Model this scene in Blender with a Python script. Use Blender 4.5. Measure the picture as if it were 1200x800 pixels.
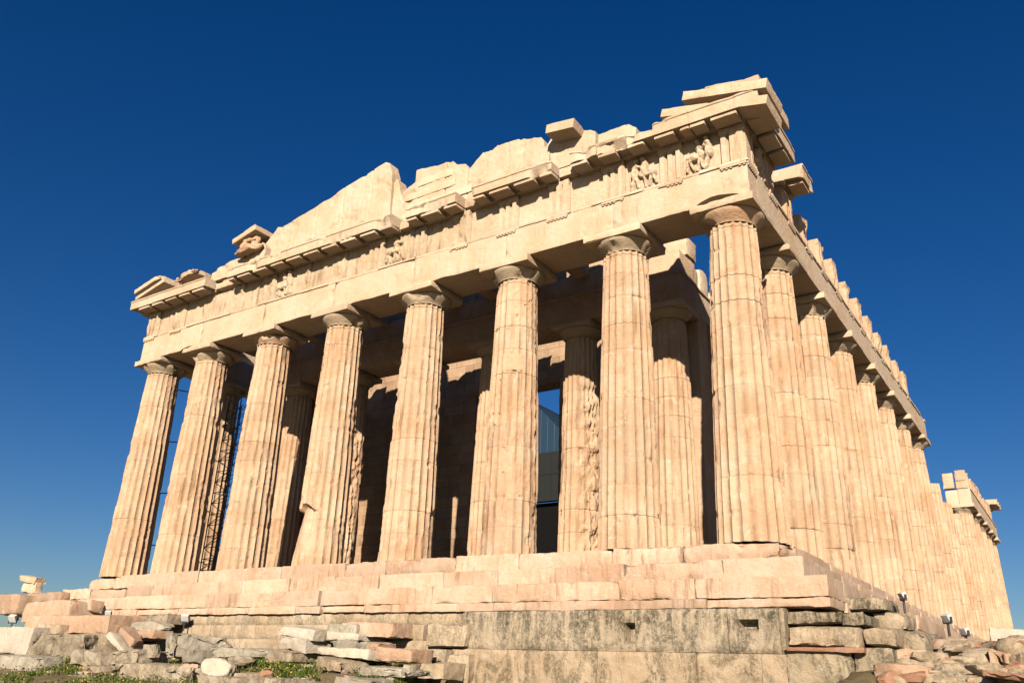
import bpy, math, random
import numpy as np
from mathutils import Matrix, Vector

# ------------------------------------------------------------------ clean
for o in list(bpy.data.objects):
    bpy.data.objects.remove(o)
scene = bpy.context.scene
COL = scene.collection
random.seed(7)

# ------------------------------------------------------------------ camera
CAMP = np.array([21.789, -21.663, -3.571]); YAW, PIT, ROLL, FPX = -.6004, .3838, .0397, 980.56
def cam_axes():
    f = np.array([math.sin(YAW)*math.cos(PIT), math.cos(YAW)*math.cos(PIT), math.sin(PIT)])
    r = np.array([math.cos(YAW), -math.sin(YAW), 0.]); u = np.cross(r, f)
    return r*math.cos(ROLL)+u*math.sin(ROLL), -r*math.sin(ROLL)+u*math.cos(ROLL), f
CR, CU, CF = cam_axes()
cd = bpy.data.cameras.new('camera'); cam = bpy.data.objects.new('camera', cd); COL.objects.link(cam)
M = Matrix(((CR[0], CU[0], -CF[0], CAMP[0]), (CR[1], CU[1], -CF[1], CAMP[1]), (CR[2], CU[2], -CF[2], CAMP[2]), (0, 0, 0, 1)))
cam.matrix_world = M
cd.sensor_fit = 'HORIZONTAL'; cd.sensor_width = 36; cd.lens = 36*FPX/1200
cd.clip_start = .1; cd.clip_end = 6000
scene.camera = cam

def at(U, V, y):                      # survey point: sight line through a photo pixel, met with the plane y
    d = CF + CR*(U-600)/FPX - CU*(V-400)/FPX
    return CAMP + d*((y-CAMP[1])/d[1])
def atx(U, V, x):
    d = CF + CR*(U-600)/FPX - CU*(V-400)/FPX
    return CAMP + d*((x-CAMP[0])/d[0])
def atd(U, V, k):
    d = CF + CR*(U-600)/FPX - CU*(V-400)/FPX
    return CAMP + d*k

# ------------------------------------------------------------------ light
SUN = np.array([.47, -1., .506]); SUN = SUN/np.linalg.norm(SUN)      # towards the sun
EL = math.asin(SUN[2]); ROT = math.atan2(SUN[0], SUN[1])
w = bpy.data.worlds.new('World'); scene.world = w; w.use_nodes = True
nt = w.node_tree; nt.nodes.clear()
sky = nt.nodes.new('ShaderNodeTexSky'); sky.sky_type = 'NISHITA'; sky.sun_disc = False
sky.sun_elevation = EL; sky.sun_rotation = ROT
sky.altitude = 150; sky.air_density = 1.0; sky.dust_density = .8; sky.ozone_density = 4.5
bg = nt.nodes.new('ShaderNodeBackground'); bg.inputs[1].default_value = .05
ow = nt.nodes.new('ShaderNodeOutputWorld')
hs = nt.nodes.new('ShaderNodeHueSaturation'); hs.inputs['Hue'].default_value = .511; hs.inputs['Saturation'].default_value = 1.30; hs.inputs['Value'].default_value = .80
nt.links.new(sky.outputs[0], hs.inputs['Color']); nt.links.new(hs.outputs[0], bg.inputs[0]); nt.links.new(bg.outputs[0], ow.inputs[0])
sl = bpy.data.lights.new('sun', 'SUN'); sl.energy = 5.0; sl.angle = math.radians(.53); sl.color = (1., .862, .72)
so = bpy.data.objects.new('sun', sl); COL.objects.link(so)
so.rotation_euler = Vector(SUN).to_track_quat('Z', 'Y').to_euler()
scene.view_settings.view_transform = 'Standard'; scene.view_settings.look = 'None'
scene.view_settings.exposure = .88; scene.view_settings.gamma = 1
scene.render.engine = 'CYCLES'
scene.cycles.max_bounces = 6; scene.cycles.diffuse_bounces = 1; scene.cycles.sample_clamp_indirect = .05

# ------------------------------------------------------------------ noise
def _h(ix, iy, iz, s):
    n = (ix*374761393 + iy*668265263 + iz*2147483647 + s*974634777) & 0xFFFFFFFF
    n = ((n ^ (n >> 13))*1274126177) & 0xFFFFFFFF
    n = ((n ^ (n >> 16))*2246822519) & 0xFFFFFFFF
    return ((n ^ (n >> 15)) & 0xFFFFFF)/float(0xFFFFFF)
def vn(p, f=1., s=0):                 # value noise 0..1
    q = np.asarray(p, float)*f + 137.3*(s % 17 + 1)
    i = np.floor(q).astype(np.int64); t = q-i; t = t*t*(3-2*t)
    r = 0
    for a in (0, 1):
        wa = t[..., 0] if a else 1-t[..., 0]
        for b in (0, 1):
            wb = t[..., 1] if b else 1-t[..., 1]
            for c in (0, 1):
                wc = t[..., 2] if c else 1-t[..., 2]
                r = r + wa*wb*wc*_h(i[..., 0]+a, i[..., 1]+b, i[..., 2]+c, s)
    return r
def fbm(p, f=1., s=0, o=3):
    r = 0; a = .5; n = 0
    for k in range(o):
        r = r + a*vn(p, f, s+k*7); n += a; a *= .5; f *= 2.1
    return r/n

# ------------------------------------------------------------------ mesh builder
class MB:
    def __init__(self): self.v = []; self.f = []; self.n = 0; self.t = []; self.tint = 0.
    def add(self, v, f, tint=None):
        v = np.asarray(v, float).reshape(-1, 3)
        self.t.append(np.full(len(v), self.tint) if tint is None else np.asarray(tint, float).ravel())
        self.v.append(v)
        for a in f: self.f.append(tuple(int(i)+self.n for i in a))
        self.n += len(v)
    def build(self, name, mat, parent=None, sharp=38):
        me = bpy.data.meshes.new(name)
        v = np.concatenate(self.v)
        me.from_pydata(v.tolist(), [], self.f)
        me.update()
        me.polygons.foreach_set('use_smooth', np.ones(len(me.polygons), bool))
        if sharp: me.set_sharp_from_angle(angle=math.radians(sharp))
        tv = np.concatenate(self.t).astype(np.float32); assert len(tv) == len(me.vertices), name
        ta = me.attributes.new('tint', 'FLOAT', 'POINT'); ta.data.foreach_set('value', tv)
        me.materials.append(mat)
        o = bpy.data.objects.new(name, me); COL.objects.link(o)
        if parent is not None: o.parent = parent
        return o
def tag(o, label, cat, group=None, kind=None):
    if label: o['label'] = label
    if cat: o['category'] = cat
    if group: o['group'] = group
    if kind: o['kind'] = kind
    return o
def empty(name, loc, label=None, cat=None, group=None):
    o = bpy.data.objects.new(name, None); COL.objects.link(o); o.location = loc; o.empty_display_size = .3
    return tag(o, label, cat, group)
def grid_faces(nu, nv, wrap_u=False, off=0, flip=False):
    F = []
    for j in range(nv-1):
        for i in range(nu if wrap_u else nu-1):
            a = j*nu+i; b = j*nu+(i+1) % nu; c = (j+1)*nu+(i+1) % nu; d = (j+1)*nu+i
            F.append((off+a, off+d, off+c, off+b) if flip else (off+a, off+b, off+c, off+d))
    return F

def block(mb, lo, hi, res=.12, amp=.012, chip=.05, seed=0, rot=None, skew=0., crk=0.):
    """hewn stone block: edges chipped, faces uneven; rot = (rx, ry, rz) about its centre"""
    lo = np.array(lo, float); hi = np.array(hi, float); c = (lo+hi)/2; h = (hi-lo)/2
    rs = np.random.RandomState(seed*7919 % 2**31)
    off = rs.rand(3)*100; mb.tint = float(np.clip(rs.normal()*.085, -.2, .14))
    cj = (rs.rand(8, 3)-.5)*2*skew
    Rm = None
    if rot is not None:
        from mathutils import Euler
        Rm = np.array(Euler(rot).to_matrix())
    def edges(n, L):                  # denser near the edges
        t = np.linspace(-1, 1, n+1)
        e = min(.06/L, .3) if L > .2 else .3
        return np.unique(np.concatenate([t, [-1+e, 1-e]]))
    ts = [edges(max(2, int(2*h[k]/res)), h[k]) for k in range(3)]
    for ax in range(3):
        a, b = (ax+1) % 3, (ax+2) % 3
        for sgn in (-1, 1):
            A, B = np.meshgrid(ts[a], ts[b], indexing='ij')
            q = np.zeros(A.shape+(3,)); q[..., a] = A; q[..., b] = B; q[..., ax] = sgn
            P = q*h
            D = h-np.abs(P)           # distance to the face along each axis
            n1 = fbm(P+off, 1.7, seed, 3); n2 = fbm(P+off, 6., seed+3, 3); n3 = vn(P+off, .9, seed+5)
            ch = chip*np.clip((n1-.38)*2.2, .12, 1.6)*(.6+.8*n2)
            d = np.zeros_like(P)
            for k in range(3):
                on = np.abs(np.abs(q[..., k])-1) < 1e-6
                o1, o2 = (k+1) % 3, (k+2) % 3
                s = chip*1.1+1e-4
                e = np.exp(-(D[..., o1]/s)**1.5)+np.exp(-(D[..., o2]/s)**1.5)
                ins = ch*np.minimum(e, 1.15) + amp*(n2*1.4+n3-1.2)*.9
                d[..., k] = np.where(on, -np.sign(q[..., k])*ins, 0)
            P = P+d
            if skew:
                W = 0
                for m in range(8):
                    sg = np.array([1 if m & 1 else -1, 1 if m & 2 else -1, 1 if m & 4 else -1])
                    W = W+np.prod(.5*(1+sg*q), -1)[..., None]*cj[m]
                P = P+W
            P = P.reshape(-1, 3)
            if Rm is not None: P = P@Rm.T
            nu, nv = A.shape[1], A.shape[0]
            mb.add(P+c, grid_faces(nu, nv, flip=(sgn > 0)))

def panel(mb, O, U, N, us, zb, zt, nz, hf, T):
    """upright wall slab: us = stations along U, zb/zt bottom/top heights at each, hf(u,z,P) relief outward, T thickness"""
    O = np.array(O, float); U = np.array(U, float); N = np.array(N, float)
    us = np.asarray(us, float); zb = np.broadcast_to(zb, us.shape).astype(float); zt = np.broadcast_to(zt, us.shape).astype(float)
    s = np.linspace(0, 1, nz)
    Z = zb[None]+(zt-zb)[None]*s[:, None]; UU = np.broadcast_to(us, Z.shape)
    P = O+U*UU[..., None]; P = P.copy(); P[..., 2] += Z
    H = hf(UU, Z, P) if callable(hf) else np.full(Z.shape, hf)
    Pf = P+N*H[..., None]; Pb = P-N*T
    nu = len(us); cr = np.cross(U, [0, 0, 1.])@N
    fl = cr < 0
    mb.add(Pf, grid_faces(nu, nz, flip=fl))
    mb.add(Pb, grid_faces(nu, nz, flip=not fl))
    for rowf, rowb, fx in ((Pf[-1], Pb[-1], fl), (Pf[0], Pb[0], not fl), (Pf[:, 0], Pb[:, 0], fl), (Pf[:, -1], Pb[:, -1], not fl)):
        k = len(rowf)
        m = 4; rows = np.stack([rowf+(rowb-rowf)*t for t in np.linspace(0, 1, m)])
        mb.add(rows, grid_faces(k, m, flip=fx))

def rock(mb, c, size, seed, n=22, planes=11, rough=.05, rot=0.):
    """angular broken stone: intersection of random half spaces, roughened"""
    rs = np.random.RandomState(seed*131 % 2**31)
    th = np.linspace(0, 2*math.pi, 2*n, endpoint=False); ph = np.linspace(0, math.pi, n)
    T, Pn = np.meshgrid(th, ph)
    d = np.stack([np.sin(Pn)*np.cos(T), np.sin(Pn)*np.sin(T), np.cos(Pn)], -1)
    nn = rs.randn(planes, 3); nn /= np.linalg.norm(nn, axis=1)[:, None]
    nn = np.concatenate([nn, [[0, 0, -1], [0, 0, 1]]]); hh = np.concatenate([.62+.38*rs.rand(planes), [.6, .62+.25*rs.rand()]])
    r = np.full(T.shape, 1.25)
    for k in range(len(nn)):
        dn = d@nn[k]; r = np.where(dn > .05, np.minimum(r, hh[k]/np.maximum(dn, .05)), r)
    r = r*(1+rough*2*(fbm(d*1.0+seed*3.1, 3., seed, 4)-.5))
    P = d*r[..., None]*np.array(size)/2*1.25
    cc, ss = math.cos(rot), math.sin(rot)
    P = np.stack([P[..., 0]*cc-P[..., 1]*ss, P[..., 0]*ss+P[..., 1]*cc, P[..., 2]], -1)
    mb.add(P+np.array(c), grid_faces(2*n, n, wrap_u=True, flip=True))

def tube(mb, a, b, r, n=8):
    a = np.array(a, float); b = np.array(b, float); d = b-a; L = np.linalg.norm(d); d /= L
    x = np.cross(d, [0, 0, 1.] if abs(d[2]) < .9 else [1., 0, 0]); x /= np.linalg.norm(x); y = np.cross(d, x)
    t = np.linspace(0, 2*math.pi, n, endpoint=False)
    ring = r*(np.cos(t)[:, None]*x+np.sin(t)[:, None]*y)
    mb.add(np.concatenate([a+ring, b+ring]), [(i, (i+1) % n, n+(i+1) % n, n+i) for i in range(n)]+[tuple(range(n))[::-1], tuple(range(n, 2*n))])

# ------------------------------------------------------------------ materials
def mat_stone(name, c1, c2, c3, streak=.5, stain=(.30, .19, .10), bump=.5, lichen=0., lichcol=(.06, .06, .045), fine=1., streak_thr=.56, brick=False, var=0., drip=False):
    m = bpy.data.materials.new(name); m.use_nodes = True; t = m.node_tree; N = t.nodes; L = t.links
    b = N['Principled BSDF']; b.inputs['Roughness'].default_value = .85; b.inputs['Specular IOR Level'].default_value = .2
    g = N.new('ShaderNodeNewGeometry')
    def noise(scale, detail=5, rough=.6, vec=None, dist=0.):
        n = N.new('ShaderNodeTexNoise'); n.inputs['Scale'].default_value = scale; n.inputs['Detail'].default_value = detail
        n.inputs['Roughness'].default_value = rough; n.inputs['Distortion'].default_value = dist
        L.new(vec if vec is not None else g.outputs['Position'], n.inputs['Vector']); return n.outputs['Fac']
    def ramp(x, lo, hi):
        r = N.new('ShaderNodeMapRange'); r.inputs[1].default_value = lo; r.inputs[2].default_value = hi; r.interpolation_type = 'SMOOTHSTEP'
        L.new(x, r.inputs[0]); return r.outputs[0]
    def mix(a, bb, f, mode='MIX'):
        x = N.new('ShaderNodeMix'); x.data_type = 'RGBA'; x.blend_type = mode
        for sock, val in ((x.inputs[6], a), (x.inputs[7], bb)):
            if isinstance(val, tuple): sock.default_value = val+(1,)
            else: L.new(val, sock)
        if isinstance(f, float): x.inputs[0].default_value = f
        else: L.new(f, x.inputs[0])
        return x.outputs[2]
    def mul(a, k):
        x = N.new('ShaderNodeMath'); x.operation = 'MULTIPLY'; L.new(a, x.inputs[0])
        if isinstance(k, float): x.inputs[1].default_value = k
        else: L.new(k, x.inputs[1])
        return x.outputs[0]
    col = mix(c1, c2, ramp(noise(.55, 6, .65), .36, .66))
    col = mix(col, c3, ramp(noise(1.9, 6, .7, dist=.6), .52, .74))
    mp = N.new('ShaderNodeMapping'); mp.inputs['Scale'].default_value = (3.2, 3.2, .3); L.new(g.outputs['Position'], mp.inputs['Vector'])
    st = ramp(noise(1.6, 6, .7, mp.outputs[0]), streak_thr, streak_thr+.22)
    st = mul(mul(st, ramp(noise(.5, 3, .5), .4, .65)), streak)
    col = mix(col, stain, st)
    if var:
        off = N.new('ShaderNodeMapping'); off.inputs['Location'].default_value = (17.3, 5.1, 9.7); L.new(g.outputs['Position'], off.inputs['Vector']); ov = off.outputs[0]
        col = mix(col, tuple(x*k for x, k in zip(c2, (.86, .66, .50))), mul(ramp(noise(1.0, 9, .78, ov, 1.3), .56, .66), .60*var))
        col = mix(col, (.33, .295, .235), mul(ramp(noise(.75, 9, .78, mp.outputs[0], 1.), .55, .68), .42*var))
        col = mix(col, (.56, .49, .40), mul(ramp(noise(2.2, 8, .75, ov, .5), .60, .67), .50*var))
        col = mix(col, tuple(x*.45 for x in c2), mul(ramp(noise(3.4, 10, .85, ov, 2.2), .645, .69), .65*var))
    col = mix(col, (.55, .50, .43), mul(ramp(noise(14, 3, .6), .60, .78), .30*fine))
    col = mix(col, tuple(x*.62 for x in c2), mul(ramp(noise(9, 5, .75, dist=1.), .58, .70), .55*fine))
    if lichen:
        mp2 = N.new('ShaderNodeMapping'); mp2.inputs['Scale'].default_value = (1.3, 1.3, .62); L.new(g.outputs['Position'], mp2.inputs['Vector'])
        l1 = ramp(noise(1.5, 8, .75, mp2.outputs[0], 1.), .43, .57)
        l2 = ramp(noise(11, 7, .85), .36, .56)
        l3 = ramp(noise(.75, 3, .5, dist=.5), .28, .50)
        if drip:
            sz = N.new('ShaderNodeSeparateXYZ'); L.new(g.outputs['Position'], sz.inputs[0]); dz = ramp(sz.outputs[2], -2.75, -1.95)
            mp3 = N.new('ShaderNodeMapping'); mp3.inputs['Scale'].default_value = (4.2, 4.2, .35); L.new(g.outputs['Position'], mp3.inputs['Vector'])
            col = mix(col, lichcol, mul(mul(ramp(noise(1.4, 8, .75, mp3.outputs[0], .4), .44, .58), l2), mul(dz, .85)))
        col = mix(col, lichcol, mul(mul(mul(l1, l2), l3), lichen))
    at_ = N.new('ShaderNodeAttribute'); at_.attribute_name = 'tint'
    ap = N.new('ShaderNodeMath'); ap.inputs[1].default_value = 1.; L.new(at_.outputs['Fac'], ap.inputs[0])
    vs = N.new('ShaderNodeVectorMath'); vs.operation = 'SCALE'; L.new(col, vs.inputs[0]); L.new(ap.outputs[0], vs.inputs['Scale']); col = vs.outputs[0]
    if brick:
        sx = N.new('ShaderNodeSeparateXYZ'); L.new(g.outputs['Position'], sx.inputs[0])
        ad = N.new('ShaderNodeMath'); L.new(sx.outputs[0], ad.inputs[0]); L.new(sx.outputs[1], ad.inputs[1])
        cb = N.new('ShaderNodeCombineXYZ'); L.new(ad.outputs[0], cb.inputs[0]); L.new(sx.outputs[2], cb.inputs[1])
        bt = N.new('ShaderNodeTexBrick'); bt.inputs['Scale'].default_value = 1.; bt.inputs['Brick Width'].default_value = 1.25; bt.inputs['Row Height'].default_value = .52
        bt.inputs['Mortar Size'].default_value = .012; bt.inputs['Color1'].default_value = (1, 1, 1, 1); bt.inputs['Color2'].default_value = (.5, .48, .44, 1); bt.inputs['Mortar'].default_value = (.12, .1, .08, 1)
        L.new(cb.outputs[0], bt.inputs['Vector']); col = mix(col, bt.outputs['Color'], .6, 'MULTIPLY')
    L.new(col, b.inputs['Base Color'])
    h1 = noise(5, 8, .7); h2 = noise(28, 6, .75); h3 = noise(90, 3, .6)
    a1 = N.new('ShaderNodeMath'); a1.operation = 'MULTIPLY_ADD'; L.new(h2, a1.inputs[0]); a1.inputs[1].default_value = .35; L.new(h1, a1.inputs[2])
    a2 = N.new('ShaderNodeMath'); a2.operation = 'MULTIPLY_ADD'; L.new(h3, a2.inputs[0]); a2.inputs[1].default_value = .10; L.new(a1.outputs[0], a2.inputs[2])
    bp = N.new('ShaderNodeBump'); bp.inputs['Strength'].default_value = bump; bp.inputs['Distance'].default_value = .07
    L.new(a2.outputs[0], bp.inputs['Height']); L.new(bp.outputs[0], b.inputs['Normal'])
    return m
def mat_plain(name, c, rough=.6, metal=0., bump=0., var=.2):
    m = bpy.data.materials.new(name); m.use_nodes = True; t = m.node_tree; N = t.nodes; L = t.links
    b = N['Principled BSDF']; b.inputs['Roughness'].default_value = rough; b.inputs['Specular IOR Level'].default_value = .12; b.inputs['Metallic'].default_value = metal
    g = N.new('ShaderNodeNewGeometry'); n = N.new('ShaderNodeTexNoise'); n.inputs['Scale'].default_value = 6; n.inputs['Detail'].default_value = 5
    L.new(g.outputs['Position'], n.inputs['Vector'])
    x = N.new('ShaderNodeMix'); x.data_type = 'RGBA'; x.inputs[6].default_value = tuple(k*(1-var) for k in c)+(1,); x.inputs[7].default_value = tuple(min(1, k*(1+var)) for k in c)+(1,)
    L.new(n.outputs['Fac'], x.inputs[0]); L.new(x.outputs[2], b.inputs['Base Color'])
    return m
MARB = mat_stone('weathered_marble', (.475, .345, .225), (.42, .265, .155), (.51, .405, .29), 1., (.20, .12, .055), bump=.7, streak_thr=.50, var=1)
MARBF = mat_stone('streaked_marble', (.46, .37, .25), (.40, .29, .18), (.49, .41, .30), .95, (.16, .11, .06), bump=.6, streak_thr=.46, var=1)
MARBW = mat_stone('pale_marble', (.51, .405, .285), (.47, .335, .21), (.53, .44, .335), .75, (.25, .155, .08), bump=.6, streak_thr=.52, var=0.62)
MARBS = mat_stone('step_marble', (.495, .375, .27), (.445, .295, .19), (.52, .42, .32), .95, (.22, .13, .065), bump=.7, streak_thr=.48, var=1.)
ECHIN = mat_stone('shade_patina_marble', (.40, .315, .21), (.33, .26, .17), (.45, .36, .25), .5, (.12, .10, .06), bump=.6, var=0.8)  # grey patina tone, darkened as well for the shade under the abacus
CELLA = mat_stone('wall_masonry', (.43, .30, .19), (.36, .235, .14), (.47, .36, .25), .8, (.16, .10, .05), bump=.8, brick=True)
MARBN = mat_stone('repair_marble', (0.488, 0.422, 0.333), (0.474, 0.385, 0.281), (0.488, 0.429, 0.348), .1, bump=.2, fine=.4)
POROS = mat_stone('foundation_limestone', (.42, .345, .24), (.35, .28, .18), (.46, .39, .285), .7, (.16, .12, .07), bump=1., lichen=.75, lichcol=(.05, .047, .03), drip=True)
POROL = mat_stone('pale_limestone', (.45, .365, .25), (.38, .285, .18), (.48, .41, .30), .8, (.19, .13, .075), bump=1., lichen=.6, lichcol=(.10, .085, .05), var=0.8)
ROCK = mat_stone('grey_rock', (.40, .34, .25), (.31, .25, .17), (.46, .40, .31), .5, (.13, .10, .06), bump=1., lichen=.75, lichcol=(.085, .075, .045), var=0.7)
ROCKG = mat_stone('grey_limestone', (.42, .375, .29), (.34, .295, .22), (.48, .43, .345), .4, (.17, .14, .10), bump=1., lichen=.6, lichcol=(.14, .13, .085), var=.7)
ROCKP = mat_stone('pink_marble', (.46, .325, .22), (.41, .26, .165), (.50, .40, .30), .6, (.22, .13, .07), bump=.9, lichen=.25, lichcol=(.15, .13, .08), var=0.9)
ROCKW = mat_stone('white_marble', (.50, .44, .35), (.45, .375, .27), (.54, .49, .41), .4, (.26, .2, .13), bump=.8, lichen=.3, lichcol=(.2, .18, .13), var=0.5)
ROCKR = mat_stone('reddish_rock', (0.340, 0.200, 0.126), (0.281, 0.141, 0.081), (0.414, 0.311, 0.222), .3, (0.148, 0.074, 0.044), bump=.9)
EARTH = mat_stone('earth', (.19, .14, .08), (.12, .095, .045), (.25, .19, .12), .2, bump=1.)
STEEL = mat_plain('dark_steel', (.05, .05, .05), .55, .4)
WHITEM = mat_plain('white_painted_metal', (.48, .46, .42), .5, 0., var=.08)
GLASS = mat_plain('dark_lens', (.02, .025, .03), .1)
CANVAS = mat_plain('shaded_canvas', (.013, .036, .065), .7, var=.06)  # pale canvas with its shade darkened into the colour
SHADEP = mat_plain('shaded_panel', (.016, .018, .017), .7, var=.1)  # wall panels, colour darkened for the shade they stand in
OPENING = mat_plain('interior_shade_black', (.003, .003, .003), .8)  # near black, colour of the unlit interior

# ------------------------------------------------------------------ the ground
def gz(x, y):
    x = np.asarray(x, float); y = np.asarray(y, float)
    s = np.clip((-1.6-y)/16., 0, 1.3)
    z = -3.12-2.2*s**.85
    dz = np.clip((x-4.6)/2.2, 0, 1)                       # dug out along the bare foundation on the right
    near = np.clip((y+9)/7., 0, 1)
    z = z-dz*near*1.55*np.clip((17.2-x)/1.2, 0, 1)
    r = np.clip((x-17.6)/2.2, 0, 1)                       # the terrace south of the temple
    q = np.clip((y+6.5)/7.5, 0, 1)
    z = z*(1-r)+r*(-5.1+2.65*q*q*(3-2*q))
    z = np.where((y > -1.2) & (x < 17.2), -3.2, z)
    far = np.clip((np.hypot(x, y-10)-55)/40, 0, 1)
    return z*(1-far)+far*-9.
def gzn(x, y):
    x = np.asarray(x, float); y = np.asarray(y, float); P = np.stack([x, y, 0*x], -1)
    rr = np.clip((x-16.2)/1., 0, 1)*np.clip((26-x)/2, 0, 1)*np.clip((12-np.abs(y+2))/3, 0, 1)
    return gz(x, y)+rr*(fbm(P, 1.9, 21, 3)-.5)*.45+((fbm(P, .5, 3, 4)-.5)*.5+(fbm(P, 1.1, 9, 2)-.5)*.08)*np.clip(1-np.hypot(x, y)/70, 0, 1)
def terrain():
    a = np.concatenate([-np.geomspace(3000, 60, 14), np.arange(-58, -20.5, 1.), np.arange(-20, 26, .22), np.arange(26.5, 58.1, 1.), np.geomspace(60, 3000, 14)])
    b = np.concatenate([-np.geomspace(3000, 60, 14), np.arange(-58, -22.5, 1.), np.arange(-22, 12, .22), np.arange(12.5, 58.1, 1.), np.geomspace(60, 3000, 14)])
    X, Y = np.meshgrid(a, b)
    P = np.stack([X, Y, gzn(X, Y)], -1)
    mb = MB(); mb.add(P, grid_faces(len(a), len(a)))
    o = mb.build('ground', EARTH, None, 0); o['kind'] = 'structure'
terrain()

# ------------------------------------------------------------------ the temple
temple = empty('ruined_temple', (0, 0, 0), 'ruined marble temple with fluted columns and broken pediment on stepped base', 'temple')
CX = [-14.44, -10.74, -6.444, -2.148, 2.148, 6.444, 10.74, 14.44]
def fy(k): return 1.0 if k == 1 else 1+3.69+4.293*(k-2)
ZN, ZA, ZB, ZT, ZF, ZG = 9.6, 10.28, 11.55, 11.44, 12.9, 13.4     # neck, architrave bottom/top, taenia, frieze top, cornice top

def column(x, y, seed, z0=0., H=ZN, R0=.955, R1=.742, m=8, dz=.075, eros=.3, chip=.5, bite=None, top=True, broken=0., mat=None, nf=20, joints=11, crk=.5):
    rs = np.random.RandomState(seed)
    nj = np.cumsum([0]+list(.9+.2*rs.rand(joints))); nj = nj/nj[-1]*ZN*(H/ZN if top else 1.)
    if not top: nj = nj[nj < H-.05]
    js = nj[1:-1] if top else nj[1:]
    zs = np.arange(0, H+1e-6, dz)
    ex = [H]
    for j in js: ex += [j-.045, j-.014, j, j+.014, j+.045]
    if top: ex += [H-.155, H-.14, H-.125, H-.03]
    zs = np.unique(np.round(np.concatenate([zs[zs < H], [e for e in ex if 0 <= e <= H]]), 4))
    n = nf*m; th = np.linspace(0, 2*math.pi, n, endpoint=False)+rs.rand()*.1
    TH, Z = np.meshgrid(th, zs)
    fu = (np.arange(n) % m)/m*2-1; fu = np.broadcast_to(fu, TH.shape)
    s = Z/ZN*(ZN/ (H if top else ZN)) if True else 0
    R = R0+(R1-R0)*s+.017*np.sin(math.pi*np.clip(s, 0, 1))
    D = np.stack([np.cos(TH), np.sin(TH), np.zeros_like(TH)], -1)
    P = D*R[..., None]; P[..., 2] = Z; Q = P+np.array([x*1.37+seed, y*1.11, z0])
    d = .088*R*(1-.0*s)
    e = fbm(Q*np.array([1, 1, .55]), .75, seed+31, 3); e2 = fbm(Q, 3.2, seed+5, 4)
    wear = np.clip((e+.10*(e2-.5)-(.67-.22*eros))*9, 0, 1)
    dep = wear*.042; e3 = fbm(Q*np.array([1, 1, .8]), 7.5, seed+9, 3)
    fl = d*(1-np.abs(fu)**2.0)
    r = R-fl*(1-.55*wear)-dep*.6-.05*(e2-.4)*wear-.05*np.clip(e3-.5, 0, 1)*wear
    if top: r = np.where(Z > H-.035, np.minimum(r, R-.0), r)
    # chipped arrises
    a = fbm(Q*np.array([1, 1, .8]), 2.6, seed, 3)
    cut = np.clip((a-(.67-.13*chip))*9, 0, 1)*(.018+.045*fbm(Q, 6., seed+77, 2))
    r = np.minimum(r, R-cut-.004)
    r = r-.008*(fbm(Q, 9., seed+2, 2)-.5)
    # drum joints, with broken lips
    for k, j in enumerate(js):
        vis = rs.rand()
        w = fbm(np.stack([TH*2.2, TH*0+j*3, TH*0+seed], -1), 1., seed+k, 3)
        g = np.exp(-((Z-j)/.010)**2)*(.004+.03*crk*vis**2)*(.3+1.4*fbm(np.stack([TH*1.3, TH*0+j*5, TH*0+seed], -1), 1., seed+k+50, 2))
        lip = np.clip((w-.62)*.5, 0, .06)*(.2+vis)*np.exp(-((Z-j-(.05 if k % 2 else -.05))/(.05+.05*vis))**2)
        r = r-g-lip
    if top:
        for zz in (H-.14,): r = r-.022*np.exp(-((Z-zz)/.01)**2)
    # isolated spalls
    for k in range(int(6+60*eros**1.6)):
        t0 = rs.rand()*6.28; zc = rs.rand()*H; sz = .035+.15*rs.rand()**2.5; asp = .5+1.3*rs.rand()
        dt = (TH-t0+math.pi) % (2*math.pi)-math.pi
        q = (dt*R/sz)**2+((Z-zc)/(sz*asp))**2
        q = q+.9*(e3-.5)
        r = r-np.clip((1-q)*4, 0, 1)*(.02+.04*rs.rand())*(.4+e2)
    if bite is not None: r = bite(TH, Z, r, R, e2)
    jit = {}
    P = D*r[..., None]; P[..., 2] = Z+z0
    seg = np.searchsorted(js, Z)
    ox = (rs.rand(len(js)+1, 2)-.5)*.012
    P[..., 0] += ox[seg, 0]+x; P[..., 1] += ox[seg, 1]+y
    if broken:
        nb = fbm(np.stack([D[..., 0]*.9, D[..., 1]*.9, D[..., 0]*0+seed], -1), 1., seed, 3)
        P[..., 2] = np.where(Z > H-.6, P[..., 2]-broken*(nb-.3)*(Z-(H-.6))/.6, P[..., 2])
    mb = MB(); nr = len(zs)
    F = grid_faces(n, nr, wrap_u=True)
    top_c = P[-1].mean(0); v = np.concatenate([P.reshape(-1, 3), [top_c]])
    k = n*(nr-1); F += [(k+i, k+(i+1) % n, n*nr) for i in range(n)]
    tv = np.clip(rs.normal(size=len(js)+1)*.045, -.11, .08)[seg].ravel(); mb.add(v, F, np.concatenate([tv, [tv[-1]]]))
    o = mb.build('column', mat or MARB, temple, 32)
    return o

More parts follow.
